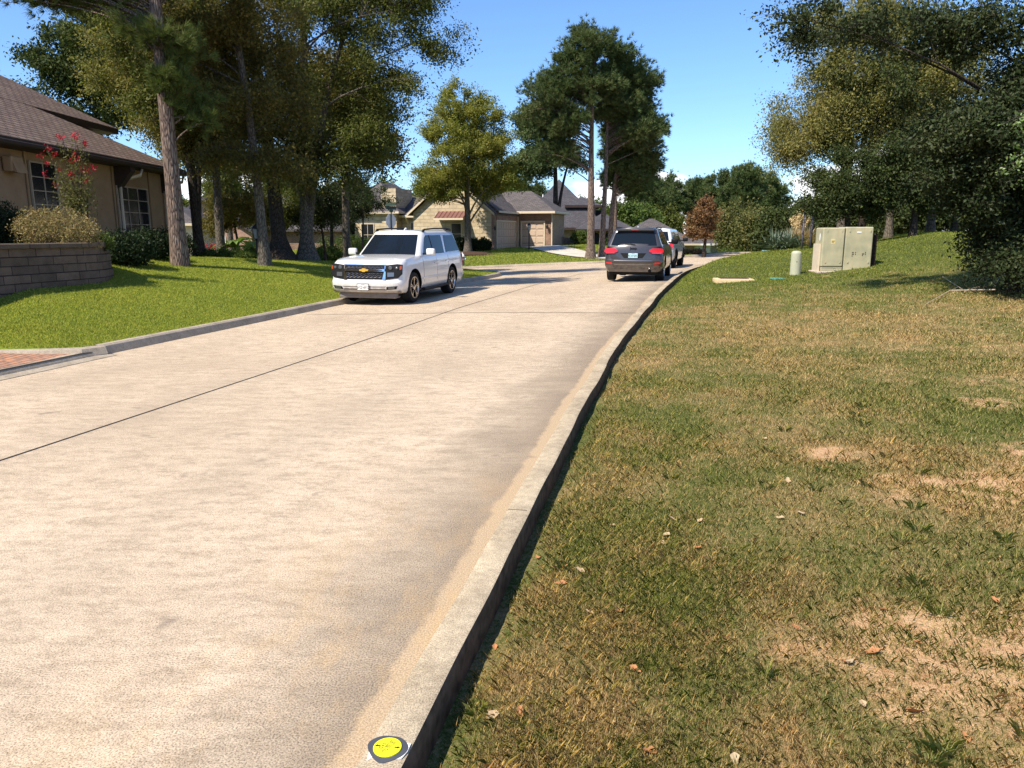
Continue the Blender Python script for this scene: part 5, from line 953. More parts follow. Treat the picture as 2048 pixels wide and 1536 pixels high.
m = MB(); m.box((-.012, -.4, h_ + .82), (.012, .4, h_ + .98)); m.build('name_plate', m_post, ss_)
# far red stop sign between two thin poles
q = P(1611, 483, 57); rs = thing('stop_sign', 'small red stop sign seen between two thin poles beyond the grass crest', 'sign', (q.x, 57, q.z - 2.1)); m = MB(); m.tube([(0, .03, -2.), (0, .03, 2.7)], .03, 6); m.build('post', m_post, rs); m = MB(); m.prism([(x, 0, 2.1 + y_) for x, y_ in octa(.40)], (0, .01, 0)); m.build('sign_rim', m_white, rs); m = MB(); m.prism([(x, -.006, 2.1 + y_) for x, y_ in octa(.36)], (0, .003, 0)); m.build('red_face', m_red, rs)
text('lettering', 'STOP', .3, m_white, rs, Matrix.Translation((0, -.008, 2.1)) @ Matrix.Rotation(math.pi / 2, 4, 'X')); m = MB(); m.box((-.35, -.01, 2.55), (.35, .01, 2.72)); m.build('name_plate', m_teal, rs)
for px, w, lab in ((1603, .045, 'thin left grey pole in front of the pampas grass'), (1620, .075, 'thicker right pole beside the utility cabinet')):
    q = P(px, 500, 33.5); z = float(HR(q.x, 33.5)); m = MB(); m.tube([(0, 0, -.2), (.02, 0, 1.6 if w < .05 else 2.0)], w / 2 + .02, 8); m.lathe([(w / 2 + .03, 0), (w / 2 + .03, .03), (.01, .05)], 8, M=Matrix.Translation((.02, 0, 1.6 if w < .05 else 2.0))); o = m.build('metal_pole', simple('dark_steel', (.09, .085, .11), .5, .4), smooth=True); o.location = (q.x, 33.5, z); tag(o, lab, 'pole')
q = P(1533, 512, 46); sn = thing('street_name_sign', 'tiny pale blue street name sign peeking over the grass crest', 'sign', (q.x, 46, q.z - 2.2)); m = MB(); m.tube([(0, 0, 0), (0, 0, 2.5)], .03, 6); m.build('post', m_post, sn); m = MB(); m.box((-.3, -.02, 2.42), (.3, .0, 2.55)); m.build('name_plate', simple('pale_blue', (.35, .62, .68), .5), sn); m = MB(); m.prism([(x, -.03, 2.24 + y_) for x, y_ in octa(.2)], (0, .01, 0)); m.build('round_plate', simple('pale_blue_2', (.5, .72, .76), .5), sn)
# lamp posts
def lamp(x, y, z, h, lab, s=1.):
    t = thing('lamp_post', lab, 'lamp post', (x, y, z), 0, 'garden lamp posts'); m = MB(); m.lathe([(.07, -.2), (.07, .1), (.045, .14), (.04, h - .35), (.06, h - .33), (.03, h - .3)], 10); m.build('post', m_black, t)
    m = MB(); r = .13 * s; m.lathe([(r * .55, h - .3), (r * .7, h - .28)], 6)
    for k in range(6): a = k * math.pi / 3; m.tube([(r * .62 * math.cos(a), r * .62 * math.sin(a), h - .29), (r * math.cos(a), r * math.sin(a), h + .1)], .01, 4)
    m.lathe([(r * 1.25, h + .1), (r * 1.2, h + .13), (r * .5, h + .24), (.02, h + .3)], 6); m.build('lantern_frame', m_black, t); m = MB(); m.lathe([(r * .58, h - .27), (r * .92, h + .09)], 6); m.build('lantern_glass', simple('frosted_glass', (.4, .42, .42), .3), t)
q = P(516, 523, 30.5); z = float(HL(q.x, 30.5)); lamp(q.x, 30.5, z, P(516, 463, 30.5).z - z, 'black lantern post by the banana plants next to the slim elm', 1.3)
q = P(1058, 500, 56.2); z = float(HF(q.x, 56.2)); lamp(q.x, 56.2, z, 1.65, 'small lantern post standing before the lit garage door')
# ---------------------------------------------------------------- parked cars
def paint(name, col, metal=0., rough=.22):
    M = Mat(name, col, rough, .5, metal); M.set(M.b, 'Coat Weight', .8); M.set(M.b, 'Coat Roughness', .04)
    f = M.noise(M.coord(), 3., 4); M.color(M.mix(M.rng(f, .4, .7, 0, .12), tuple(col), tuple(c * .7 + .05 for c in col)))
    z = M.n('SeparateXYZ', out=2, _0=M.coord()); M.color(M.mix(M.math('MULTIPLY', M.rng(z, .75, .3), M.rng(M.noise(M.coord(), 9., 5), .35, .7, 0, .5)), M.b.inputs['Base Color'].links[0].from_socket, (.33, .27, .2))); return M.m
m_pw = paint('pearl_white_paint', (.70, .69, .66)); m_pg = paint('granite_grey_paint', (.055, .05, .05), .35, .28); m_pw2 = paint('white_paint_gloss', (.62, .64, .66))
m_cglass = Mat('tinted_glass', (.008, .012, .018), .05, .22).m; m_tyre = simple('tyre_rubber', (.018, .018, .018), .85, .2); m_chrome = Mat('chrome', (.75, .74, .72), .12, .5, 1.).m
m_dplast = simple('dark_plastic', (.014, .014, .015), .5, .12); m_gplast = simple('grey_plastic', (.20, .175, .16), .65, .25); m_lens = Mat('clear_lens', (.16, .17, .18), .08, .7, .5).m
m_redl = Mat('red_lens', (.55, .012, .012), .12, .8).m; m_well = simple('wheel_well', (.008, .008, .008), .95, .05); m_gold = Mat('gold_emblem', (.75, .45, .06), .3, .6, .4).m; m_alloy = Mat('polished_alloy', (.58, .54, .50), .22, .5, 1.).m
m_orange = Mat('amber_lens', (.28, .06, .015), .2, .5).m; m_plate = simple('plate_white', (.72, .72, .70), .5, .3, var=.03); m_platec = simple('plate_blue', (.42, .62, .66), .5, .3, var=.1, scale=30.)
def lerp(a, b, t): return a + (b - a) * t
class SUV:
    def __init__(s, name, label, cat, c, mat, loc, vec, group=None):
        s.c = c; s.mat = mat; s.root = thing(name, label, cat, loc, 0, group); s.w = c['W'] / 2
        x = Vector(vec).normalized(); y = Vector((0, 0, 1)).cross(x).normalized(); z = x.cross(y)
        s.root.matrix_world = Matrix(((x.x, y.x, z.x, loc[0]), (x.y, y.y, z.y, loc[1]), (x.z, y.z, z.z, loc[2]), (0, 0, 0, 1)))
        s.lv = c['levels']; s.body()
    def ztop(s, x): p = s.c['top']; return float(np.interp(x, [q[0] for q in p], [q[1] for q in p]))
    def side(s, f):                      # (half width, front x, rear x) at height fraction f
        q = np.array(s.lv); return [float(np.interp(f, q[:, 0], q[:, k])) for k in (1, 2, 3)]
    def half(s, w, xf, xr, fs, rs):
        P_ = [(xf + fs * k ** 2.6, w * k) for k in (0, .2, .4, .6, .75, .87)] + [(xf + fs + .03, w * .945), (xf + fs + .12, w * .982), (xf + fs + .28, w * .996)]
        a = xf + fs + .5; b = xr - rs - .4; P_ += [(lerp(a, b, k), w * (1 - .012 * (abs(2 * k - 1)) ** 3)) for k in np.linspace(0, 1, 13)]
        P_ += [(xr - rs - .2, w * .985), (xr - rs - .08, w * .965), (xr - rs - .015, w * .925)] + [(xr - rs * k ** 2.2, w * k) for k in (.85, .7, .45, .2, 0)]; return P_
    def loop(s, h, zf):
        V = [(x, y, zf(x)) for x, y in h]; return V + [(x, -y, z) for x, y, z in V[-2:0:-1]]
    def rings(s, R_, cap0=True):
        m = MB(); V = [v for r in R_ for v in r]; n = len(R_[0]); Fc = [(k * n + i, k * n + (i + 1) % n, (k + 1) * n + (i + 1) % n, (k + 1) * n + i) for k in range(len(R_) - 1) for i in range(n)]
        if cap0: Fc.append(tuple(range(n - 1, -1, -1)))
        m.add(V, Fc); return m
    def clean(s, o):
        bm = bmesh.new(); bm.from_mesh(o.data); bmesh.ops.remove_doubles(bm, verts=bm.verts, dist=.0008); bmesh.ops.dissolve_degenerate(bm, edges=bm.edges, dist=.0005); bmesh.ops.recalc_face_normals(bm, faces=bm.faces); bm.to_mesh(o.data); bm.free(); return o
    def body(s):
        c = s.c; zb = c['zb']; Rg = []
        for f, ws, xf, xr in s.lv: Rg.append(s.loop(s.half(s.w * ws, xf, xr, c['fs'], c['rs']), lambda x, f=f: lerp(zb, s.ztop(x), f)))
        f, ws, xf, xr = s.lv[-1]
        for k, dz in ((.8, .018), (.45, .03), (0, .034)): Rg.append(s.loop([(x + (.03 if x < 2 else -.03) * (1 - k), y * k) for x, y in s.half(s.w * ws, xf, xr, c['fs'], c['rs'])], lambda x, dz=dz: s.ztop(x) + dz))
        o = s.rings(Rg).build('body', [s.mat, m_well], s.root); s.clean(o)
        cut = MB()
        for xw in c['axles']:
            for sg in (-1, 1):
                pr = [(c['arch'], s.w * .62), (c['arch'], s.w * 1.3)]; n = 32; M0 = Matrix.Translation((xw, 0, c['rw'] + .02)) @ Matrix.Rotation(sg * -math.pi / 2, 4, 'X')
                cut.lathe(pr, n, 1, M0)
        co_ = cut.build('cutter', [m_well, m_well], s.root); s.clean(co_)
        md = o.modifiers.new('b', 'BOOLEAN'); md.operation = 'DIFFERENCE'; md.object = co_; md.solver = 'EXACT'; bake(o); bpy.data.objects.remove(co_)
        autosmooth(o, 38); s.o = o
        # greenhouse
        g = c['gh']; Rg = []
        for v in (0, .5, 1): Rg.append(s.loop(s.half2(v), lambda x, v=v: lerp(g['z0'], g['z1'], v)))
        for k, dz in ((.93, .04), (.6, .075), (0, .085)): Rg.append(s.loop([(lerp(g['xf1'] + .35, x, .55 + .45 * k) if x < 3 else x - .05 * (1 - k), y * k) for x, y in s.half2(1)], lambda x, dz=dz: g['z1'] + dz))
        o = s.rings(Rg).build('cabin', s.mat, s.root); s.clean(o); autosmooth(o, 40)
        # underbody
        m = MB(); m.box((.35, -s.w * .8, .22), (c['L'] - .45, s.w * .8, zb + .02)); m.build('underbody', m_dplast, s.root)
        for xw in c['axles']:
            for sg in (-1, 1): s.wheel(xw, sg)
    def half2(s, v):
        g = s.c['gh']; w = lerp(g['w0'], g['w1'], v); xf = lerp(g['xf0'], g['xf1'], v); xr = lerp(g['xr0'], g['xr1'], v)
        P_ = [(xf + .13 * k ** 2, w * k) for k in (0, .3, .6, .8, .92)] + [(xf + .17, w * .97), (xf + .24, w)]
        return P_ + [(lerp(xf + .4, xr - .2, k), w) for k in np.linspace(0, 1, 8)] + [(xr - .08, w * .985), (xr - .04, w * .95)] + [(xr - .04 * k ** 2, w * k) for k in (.85, .5, .2, 0)]
    def wheel(s, xw, sg):
        c = s.c; r = c['rw']; wd = .27; yo = s.w * c.get('track', .975); M0 = Matrix.Translation((xw, sg * yo, r)) @ Matrix.Rotation(-sg * math.pi / 2, 4, 'X'); k = c['rim']
        wr = bpy.data.objects.new('wheel', None); link(wr, s.root)
        m = MB(); m.lathe([(k * r - .02, -wd), (r * .93, -wd), (r, -wd + .04), (r, -.05), (r * .965, -.012), (k * r + .012, .0), (k * r, -.012), (k * r, -wd)], 40, M=M0, cap=False); autosmooth(m.build('tyre', m_tyre, wr), 30)
        m = MB(); R0 = k * r; m.lathe([(R0 + .002, -.01), (R0, .002), (R0 - .018, .002), (R0 - .03, -.05), (R0 - .03, -.16)], 36, M=M0, cap=False)
        ns = c['spokes']
        for j in range(ns):
            a = 2 * math.pi * j / ns + .3; ca, sa = math.cos(a), math.sin(a)
            for q in ((-.34, -.12), (.12, .34)) if c.get('twin') else ((-.16, .16),):
                V = []
                for rr, wdt, zz in ((.045, 1.1, -.02), (R0 * .6, .75, -.008), (R0 - .015, 1.0, -.004)):
                    for e in q: V.append(M0 @ Vector((ca * rr - sa * e * rr * (.55 if rr > .1 else 1.3) * wdt, sa * rr + ca * e * rr * (.55 if rr > .1 else 1.3) * wdt, zz)))
                V2 = [v + (M0.to_3x3() @ Vector((0, 0, -.035))) for v in V]
                m.add(V + V2, [(0, 1, 3, 2), (2, 3, 5, 4), (0, 2, 8, 6), (2, 4, 10, 8), (3, 1, 7, 9), (5, 3, 9, 11)])
        m.lathe([(.075, -.03), (.07, -.004), (.03, .004), (.005, .004)], 16, M=M0); m.build('rim', c.get('rimmat', m_alloy), wr)
        m = MB(); m.lathe([(R0 - .028, -.12), (.01, -.12)], 24, M=M0); m.lathe([(R0 * .7, -.1), (.02, -.09)], 24, M=M0); m.build('brake_disc', m_well, wr)
    # surface maps
    def fx(s, y, z):
        x0 = .3; f = (z - s.c['zb']) / (s.ztop(x0) - s.c['zb']); w, xf, xr = s.side(f); return xf + s.c['fs'] * min(1.2, abs(y) / (s.w * w)) ** 2.6
    def rx(s, y, z):
        f = (z - s.c['zb']) / (s.ztop(s.c['L'] - .2) - s.c['zb']); w, xf, xr = s.side(min(f, 1)); return xr - s.c['rs'] * min(1.2, abs(y) / (s.w * w)) ** 2.2
    def sy(s, x, z):
        f = (z - s.c['zb']) / (s.ztop(x) - s.c['zb']); w, xf, xr = s.side(min(f, 1)); return s.w * w
    def patch(s, name, poly, fmap, nrm, off, th, mat, parent=None, sp=.06, smooth=True):
        poly = [Vector(p) for p in poly]; P2 = []
        for k in range(len(poly)):
            a, b = poly[k], poly[(k + 1) % len(poly)]; n = max(1, int((b - a).length / sp)); P2 += [a.lerp(b, j / n) for j in range(n)]
        ne = len(P2); xs = [p.x for p in P2]; ys = [p.y for p in P2]; pts = list(P2)
        def inside(q):
            c_ = False; j = ne - 1
            for i in range(ne):
                if (P2[i].y > q[1]) != (P2[j].y > q[1]) and q[0] < (P2[j].x - P2[i].x) * (q[1] - P2[i].y) / (P2[j].y - P2[i].y) + P2[i].x: c_ = not c_
                j = i
            return c_
        for gx in np.arange(min(xs) + sp / 2, max(xs), sp):
            for gy in np.arange(min(ys) + sp / 2, max(ys), sp):
                if inside((gx, gy)) and min((Vector((gx, gy)) - p).length for p in P2) > sp * .35: pts.append(Vector((gx, gy)))
        vo, eo, fo, *_ = delaunay_2d_cdt(pts, [(i, (i + 1) % ne) for i in range(ne)], [], 1, 1e-6)
        base = [Vector(fmap(v.x, v.y)) for v in vo]; nv = Vector(nrm); n = len(base); V = [p + nv * off for p in base] + [p + nv * (off + th) for p in base]
        Fc = [tuple(i + n for i in f) for f in fo]; cnt = {}
        for f in fo:
            for i in range(len(f)): e = (f[i], f[(i + 1) % len(f)]); cnt[e] = 1
        for (a, b) in list(cnt):
            if (b, a) not in cnt: Fc.append((a, b, b + n, a + n))
        o = mesh(name, V, Fc, mat, parent or s.root); s.clean(o); autosmooth(o, 35); return o
    def front(s, name, poly, off, th, mat, parent=None, sp=.06): return s.patch(name, poly, lambda y, z: (s.fx(y, z), y, z), (-1, 0, 0), off, th, mat, parent, sp)
    def rear(s, name, poly, off, th, mat, parent=None, sp=.06): return s.patch(name, poly, lambda y, z: (s.rx(y, z), y, z), (1, 0, 0), off, th, mat, parent, sp)
    def flank(s, name, poly, sg, off, th, mat, parent=None, sp=.1): return s.patch(name, poly, lambda x, z: (x, sg * s.sy(x, z), z), (0, sg, 0), off, th, mat, parent, sp)
    def cabside(s, name, poly, sg, off, th, mat, parent=None):       # poly in (x, v)
        g = s.c['gh']; return s.patch(name, poly, lambda x, v: (x, sg * lerp(g['w0'], g['w1'], v), lerp(g['z0'], g['z1'], v)), (0, sg * .97, .24), off, th, mat, parent, .12)
    def screen(s, name, u0, v0, v1, rear_, mat, off=.006, top=None, parent=None):
        g = s.c['gh']; a, b = ('xr0', 'xr1') if rear_ else ('xf0', 'xf1')
        def f(u, v):
            x = lerp(g[a], g[b], v); x = x - .04 * u * u if rear_ else x + .13 * u * u; return (x, u * lerp(g['w0'], g['w1'], v), lerp(g['z0'], g['z1'], v))
        t = top or u0; dx = g[b] - g[a]; dz = g['z1'] - g['z0']; nv = Vector((dz, 0, -dx) if rear_ else (-dz, 0, dx)).normalized()
        return s.patch(name, [(-u0, v0), (u0, v0), (t, v1), (-t, v1)], f, nv, off, .004, mat, parent, .15)
    def mirror(s, x, mat, dark=None):
        z = s.c['gh']['z0'] + .04
        for sg in (-1, 1):
            m = MB(); m.rbox((x, sg * (s.w + .02) if sg > 0 else -s.w - .26, z), (x + .13, s.w + .26 if sg > 0 else -s.w - .02, z + .19), .04); o = m.build('side_mirror', mat, s.root, True)
            m = MB(); m.box((x + .02, min(sg * (s.w - .08), sg * (s.w + .06)), z + .02), (x + .09, max(sg * (s.w - .08), sg * (s.w + .06)), z + .07)); m.build('mirror_arm', dark or m_dplast, o)
    def plate(s, body, rear_, z, tx, bg=None, big=.105):
        x = (s.rx(0, z) + .012 if rear_ else s.fx(0, z) - .03); d = 1 if rear_ else -1; m = MB(); m.rbox((min(x, x + d * .012), -.165, z - .085), (max(x, x + d * .012), .165, z + .085), .004); o = m.build('licence_plate', m_dplast, s.root)
        m = MB(); xx = x + d * .0135; m.box((min(xx, xx + d * .003), -.152, z - .074), (max(xx, xx + d * .003), .152, z + .074)); m.build('plate_face', bg or m_plate, o); xt = xx + d * .0045
        Rm = Matrix(((0, 0, d, 0), (d, 0, 0, 0), (0, 1, 0, 0), (0, 0, 0, 1)))
        text('lettering', body, big, m_dplast, o, Matrix.Translation((xt, 0, z - .016)) @ Rm @ Matrix.Diagonal((.72, 1, 1, 1))); text('lettering', tx, .03, m_dplast, o, Matrix.Translation((xt, 0, z + .054)) @ Rm)
def sill_lines(s, xs, z0, z1):
    for x in xs:
        for sg in (-1, 1): s.flank('door_gap', [(x - .004, z0), (x + .004, z0), (x + .004, z1), (x - .004, z1)], sg, -.004, .006, m_well)
# -- white full size suv
f0 = Vector((-2.58, 20.0, .03)); r0 = Vector((-1.812, 22.85, .06)); vec = (r0 - f0); vec = vec.normalized(); AX = (.99, 3.936)
yv = Vector((0, 0, 1)).cross(vec).normalized(); org = f0 - vec * AX[0] + yv * .99
T = SUV('suv', 'white pearl full size suv with chrome grille parked facing the camera at the left kerb', 'car', dict(L=5.18, W=2.045, zb=.30, fs=.13, rs=.10, top=[(0, 1.06), (.25, 1.11), (.6, 1.16), (1.3, 1.21), (1.6, 1.22), (5.2, 1.24)],
    levels=[(0, .92, .16, 5.02), (.06, .965, .06, 5.12), (.2, .995, .0, 5.17), (.38, 1.0, .0, 5.18), (.44, 1.0, .05, 5.14), (.62, 1.0, .07, 5.12), (.8, .985, .09, 5.10), (.93, .965, .12, 5.08), (1.0, .93, .19, 5.05)],
    axles=AX, rw=.405, arch=.475, rim=.70, spokes=5, twin=True, gh=dict(z0=1.17, z1=1.80, w0=.93, w1=.74, xf0=1.38, xf1=2.12, xr0=5.03, xr1=4.80)), m_pw, org, vec)
T.screen('windshield', .88, .07, .93, False, m_cglass, top=.86); T.screen('rear_window', .84, .1, .9, True, m_cglass)
for sg in (-1, 1):
    T.cabside('side_window', [(1.86, .10), (2.60, .10), (2.60, .90), (2.42, .90), (2.28, .80)], sg, .004, .004, m_cglass); T.cabside('side_window', [(2.68, .10), (3.50, .10), (3.58, .55), (3.60, .90), (2.68, .90)], sg, .004, .004, m_cglass)
    T.cabside('side_window', [(3.66, .12), (4.84, .14), (4.78, .5), (4.66, .88), (3.82, .88), (3.74, .55)], sg, .004, .004, m_cglass)
    T.cabside('pillar_trim', [(2.59, .09), (2.69, .09), (2.69, .91), (2.59, .91)], sg, .002, .004, m_dplast); T.cabside('window_trim', [(1.78, .05), (3.54, .05), (3.54, .075), (1.82, .075)], sg, .004, .008, m_chrome)
    T.flank('door_handle', [(2.40, .98), (2.60, .985), (2.60, 1.015), (2.40, 1.01)], sg, .0, .035, m_pw); T.flank('door_handle', [(3.34, .99), (3.54, .995), (3.54, 1.025), (3.34, 1.02)], sg, .0, .035, m_pw)
    T.flank('side_moulding', [(1.52, .58), (3.35, .60), (3.35, .66), (1.52, .64)], sg, .0, .015, m_pw)
    m = MB(); m.rbox((1.50, sg * 1.0 - .09, .30), (3.45, sg * 1.0 + .09, .36), .02); m.box((1.6, min(sg * .8, sg * .92), .26), (3.35, max(sg * .8, sg * .92), .34)); m.build('running_board', m_dplast, T.root)
    m = MB(); m.tube([(2.35, sg * .70, 1.84), (2.45, sg * .72, 1.90), (3.2, sg * .73, 1.925), (4.3, sg * .72, 1.925), (4.62, sg * .70, 1.90), (4.70, sg * .68, 1.85)], .022, 8); m.box((4.25, sg * .7 - .03, 1.85), (4.65, sg * .7 + .03, 1.90)); m.box((2.4, sg * .7 - .02, 1.84), (2.5, sg * .7 + .02, 1.9)); m.build('roof_rail', m_dplast, T.root, True)
    # stacked lamps wrapping the corner
    q = lambda a, b: (sg * a, b)
    def P_(l): return l if sg > 0 else l[::-1]
    hl = T.front('headlight', P_([q(.58, .66), q(.90, .70), q(1.0, .80), q(1.0, 1.03), q(.86, 1.05), q(.57, 1.02)]), .0, .012, m_dplast, sp=.04)
    for yy, zz, rr in ((.70, .955, .052), (.86, .955, .04)): m = MB(); m.lathe([(rr, 0), (rr, .02), (rr * .75, .035), (rr * .3, .03)], 14, M=Matrix.Translation((T.fx(yy, zz) - .0, sg * yy, zz)) @ Matrix.Rotation(-math.pi / 2, 4, 'Y')); m.build('lens', m_lens, hl, True)
    T.front('lens', P_([q(.63, .73), q(.80, .74), q(.80, .84), q(.63, .84)]), .013, .01, m_lens, hl, sp=.05); T.front('amber_marker', P_([q(.93, .9), q(.985, .92), q(.985, 1.0), q(.93, 1.0)]), .013, .006, m_orange, hl, sp=.05)
    T.front('fog_light', P_([q(.60, .40), q(.86, .42), q(.90, .50), q(.62, .48)]), .004, .008, m_dplast, sp=.05); T.front('lens', P_([q(.66, .415), q(.82, .43), q(.83, .48), q(.66, .47)]), .013, .01, m_lens, T.root.children[-1], sp=.05)
    T.rear('tail_light', P_([q(.78, .80), q(.98, .8), q(.96, 1.15), q(.80, 1.15)]), .0, .02, m_redl)
T.front('grille', [(-.56, .66), (.56, .66), (.57, 1.025), (-.57, 1.025)], -.002, .006, m_dplast, sp=.05); gr = T.root.children[-1]
def wav(z0, n_=9, a=.016):
    m = MB(); pts = [(T.fx(y, z0) - .014, y, z0 + a * (1 if k % 2 else -1)) for k, y in enumerate(np.linspace(-.52, .52, n_ * 2 + 1))]; m.tube(pts, .007, 4); m.build('grille_wave', m_alloy, gr)
for zz in (.975, .95, .81, .765, .72): wav(zz, a=.011)
T.front('chrome_frame', [(-.58, 1.02), (.58, 1.02), (.58, 1.045), (-.58, 1.045)], 0, .022, m_chrome, gr); T.front('chrome_bar', [(-.56, .865), (.56, .865), (.56, .925), (-.56, .925)], 0, .03, m_chrome, gr)
T.front('dark_inlay', [(-.5, .885), (.5, .885), (.5, .90), (-.5, .90)], .03, .003, m_dplast, gr)
for sg in (-1, 1): a_ = [(sg * .50, .655), (sg * .585, .655), (sg * .585, .865), (sg * .545, .865)]; T.front('chrome_frame', a_ if sg > 0 else a_[::-1], 0, .022, m_chrome, gr); a_ = [(sg * .55, .925), (sg * .58, .925), (sg * .58, 1.04), (sg * .55, 1.04)]; T.front('chrome_frame', a_ if sg > 0 else a_[::-1], 0, .022, m_chrome, gr)
T.front('emblem', [(-.115, .873), (-.045, .873), (-.04, .852), (.05, .852), (.05, .873), (.125, .873), (.115, .918), (.045, .918), (.04, .94), (-.05, .94), (-.05, .918), (-.125, .918)], .034, .012, m_gold, sp=.2)
T.front('lower_intake', [(-.60, .385), (.60, .385), (.60, .49), (-.60, .49)], .0, .006, m_gplast); T.front('valance', [(-.93, .302), (.93, .302), (.96, .365), (-.96, .365)], -.004, .012, m_gplast)
m = MB(); m.rbox((.2, -.8, .17), (.5, .8, .31), .03); m.build('air_dam', m_gplast, T.root)
T.mirror(1.72, m_pw); T.plate('WSZ•8932', False, .47, 'TEXAS'); sill_lines(T, (1.62, 2.64, 3.60), .42, 1.17)
m = MB(); m.prism([(2.75, 0, 1.88), (2.95, 0, 1.88), (2.93, 0, 1.95), (2.88, 0, 1.95)], (0, .03, 0)); m.build('roof_antenna', m_pw, T.root)
T.screen('sticker', .06, .14, .22, False, m_platec, off=.012) if False else None
# -- grey suv seen from behind
hd = Vector((.27, .963, .004)); cR = Vector(G(1271, 561)); cR.z += .0; vec = -hd; AXJ = (.90, 3.815); xv = vec.normalized()
org = cR - xv * AXJ[1]
J = SUV('suv', 'dark grey suv with red tail lights parked at the right kerb seen from behind', 'car', dict(L=4.80, W=1.94, zb=.33, fs=.16, rs=.13, top=[(0, 1.0), (.5, 1.1), (1.3, 1.17), (1.6, 1.19), (4.9, 1.22)],
    levels=[(0, .90, .16, 4.68), (.08, .96, .05, 4.74), (.25, 1.0, .0, 4.79), (.42, 1.0, .0, 4.80), (.47, 1.0, .05, 4.755), (.7, .99, .07, 4.74), (.9, .965, .1, 4.70), (1.0, .93, .17, 4.66)],
    axles=AXJ, rw=.385, arch=.45, rim=.66, spokes=5, twin=True, gh=dict(z0=1.15, z1=1.68, w0=.895, w1=.70, xf0=1.30, xf1=2.02, xr0=4.67, xr1=4.32)), m_pg, org, vec)
J.screen('windshield', .88, .07, .93, False, m_cglass); J.screen('rear_window', .84, .06, .84, True, m_cglass, top=.86)
g = J.c['gh']; m = MB(); m.prism([(4.15, -.64, 1.745), (4.46, -.62, 1.70), (4.46, -.62, 1.665), (4.2, -.64, 1.69)], (0, 1.25, 0)); m.build('spoiler', m_pg, J.root); m = MB(); m.box((4.462, -.12, 1.675), (4.468, .12, 1.693)); m.build('brake_light', m_redl, J.root)
for sg in (-1, 1):
    J.cabside('pillar_trim', [(2.48, .09), (2.60, .09), (2.60, .89), (2.48, .89)], sg, .002, .004, m_dplast); J.cabside('side_window', [(1.80, .10), (2.50, .10), (2.50, .88), (2.32, .88)], sg, .004, .004, m_cglass); J.cabside('side_window', [(2.58, .10), (3.36, .10), (3.45, .6), (3.42, .88), (2.58, .88)], sg, .004, .004, m_cglass); J.cabside('side_window', [(3.52, .12), (4.25, .16), (4.1, .86), (3.56, .86)], sg, .004, .004, m_cglass)
    def P_(l): return [(sg * a, b) for a, b in (l if sg > 0 else l[::-1])]
    tl = J.rear('tail_light', P_([(.50, .99), (.52, 1.05), (.60, 1.09), (.90, 1.09), (.955, 1.05), (.955, .97), (.86, .93), (.60, .955)]), .0, .03, m_redl, sp=.05); J.rear('clear_lens', P_([(.58, .925), (.90, .915), (.90, .945), (.62, .955)]), .0, .028, m_lens, tl, sp=.05)
    J.rear('reflector', P_([(.66, .585), (.88, .60), (.88, .645), (.70, .64)]), .0, .012, m_redl, sp=.05)
    J.flank('door_handle', [(2.30, .95), (2.48, .955), (2.48, .985), (2.30, .98)], sg, .0, .03, m_pg); J.flank('door_handle', [(3.2, .96), (3.38, .965), (3.38, .995), (3.2, .99)], sg, .0, .03, m_pg)
    m = MB(); m.tube([(2.3, sg * .66, 1.72), (2.4, sg * .68, 1.76), (3.9, sg * .67, 1.77), (4.1, sg * .66, 1.73)], .018, 6); m.build('roof_rail', m_dplast, J.root, True)
J.rear('plate_recess', [(-.30, .78), (.30, .78), (.42, .94), (-.42, .94)], -.004, .007, m_dplast); J.rear('chrome_strip', [(-.62, .70), (.62, .70), (.62, .712), (-.62, .712)], .0, .012, m_alloy); J.rear('bumper_step', [(-.70, .655), (.70, .655), (.66, .70), (-.66, .70)], .0, .02, m_pg)
J.rear('bumper_line', [(-.62, .565), (.62, .565), (.62, .573), (-.62, .573)], .0, .008, m_alloy); J.rear('lower_bumper', [(-.72, .338), (.72, .338), (.80, .42), (-.80, .42)], -.004, .012, m_gplast)
m = MB(); m.tube([(4.45, .55, .36), (4.80, .55, .375)], [.045, .05], 14, cap=False); m.build('exhaust', m_alloy, J.root, True); m = MB(); m.tube([(4.5, .55, .375), (4.79, .55, .375)], .04, 12); m.build('exhaust_bore', m_well, J.root)
m = MB(); m.tube([(4.69, .05, 1.215), (4.68, -.18, 1.235), (4.66, -.3, 1.235)], .012, 6); m.build('wiper', m_dplast, J.root)
m = MB(); m.rbox((4.0, .05, 1.74), (4.15, .08, 1.80), .008); m.build('roof_antenna', m_white, J.root)
m = MB(); m.tube([(3.9, -.3, .3), (3.9, .3, .3)], .09, 10); m.tube([(AXJ[1], -.7, .36), (AXJ[1], .7, .36)], .05, 8); m.build('rear_axle', m_dplast, J.root)
text('lettering', 'Jeep', .13, m_well, J.root, Matrix.Translation((J.rx(0, 1.09) + .012, 0, 1.09)) @ Matrix(((0, 0, 1, 0), (1, 0, 0, 0), (0, 1, 0, 0), (0, 0, 0, 1))), .004)
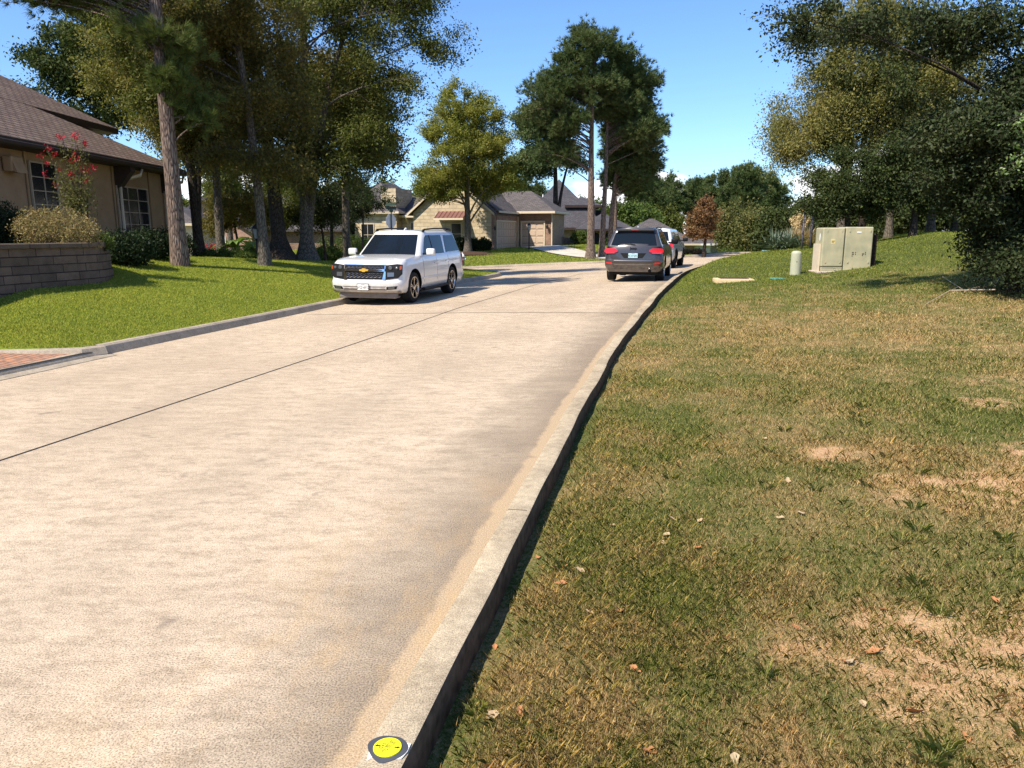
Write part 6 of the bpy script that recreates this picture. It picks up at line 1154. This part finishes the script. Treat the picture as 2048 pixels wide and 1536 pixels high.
J.mirror(1.62, m_dplast); J.plate('MCW•0052', True, .865, 'TEXAS', m_platec); sill_lines(J, (1.55, 2.54, 3.48), .45, 1.15)
# -- white car parked in front of the grey suv
hd = Vector((.33, .944, .0)); cR = Vector((6.72, 35.6, 0)); cR.z = float(HB(cR.x, cR.y)); AXW = (.93, 3.75); org = cR + hd * AXW[1]
K = SUV('pickup_suv', 'white suv with black wheel arches mostly hidden in front of the dark grey suv', 'car', dict(L=4.85, W=1.92, zb=.38, fs=.14, rs=.08, top=[(0, 1.08), (.5, 1.14), (1.4, 1.2), (4.9, 1.26)],
    levels=[(0, .92, .14, 4.72), (.08, .97, .04, 4.80), (.3, 1.0, 0, 4.85), (.5, 1.0, .03, 4.82), (.8, .985, .06, 4.80), (1.0, .94, .14, 4.76)], axles=AXW, rw=.39, arch=.47, rim=.62, spokes=6, rimmat=m_dplast, gh=dict(z0=1.18, z1=1.76, w0=.90, w1=.74, xf0=1.3, xf1=1.95, xr0=4.74, xr1=4.52)), m_pw2, org, -hd)
K.screen('windshield', .88, .07, .93, False, m_cglass); K.screen('rear_window', .82, .1, .86, True, m_cglass)
for sg in (-1, 1):
    K.cabside('side_window', [(1.80, .10), (2.50, .10), (2.50, .88), (2.25, .88)], sg, .004, .004, m_cglass); K.cabside('side_window', [(2.58, .10), (3.4, .10), (3.4, .88), (2.58, .88)], sg, .004, .004, m_cglass); K.cabside('side_window', [(3.52, .12), (4.5, .14), (4.35, .86), (3.52, .86)], sg, .004, .004, m_cglass)
    K.rear('tail_light', [(sg * a, b) for a, b in ([(.74, .95), (.93, .95), (.90, 1.22), (.76, 1.22)][::sg])], 0, .03, m_redl)
    for xw in AXW: pts = [(xw + .52 * math.cos(a), .41 + .52 * math.sin(a)) for a in np.linspace(0, math.pi, 13)] + [(xw + .46 * math.cos(a), .41 + .46 * math.sin(a)) for a in np.linspace(math.pi, 0, 13)]; K.flank('arch_trim', pts, sg, .0, .02, m_dplast)
K.rear('rear_bumper', [(-.85, .42), (.85, .42), (.88, .62), (-.88, .62)], .0, .04, m_dplast); K.mirror(1.62, m_dplast)
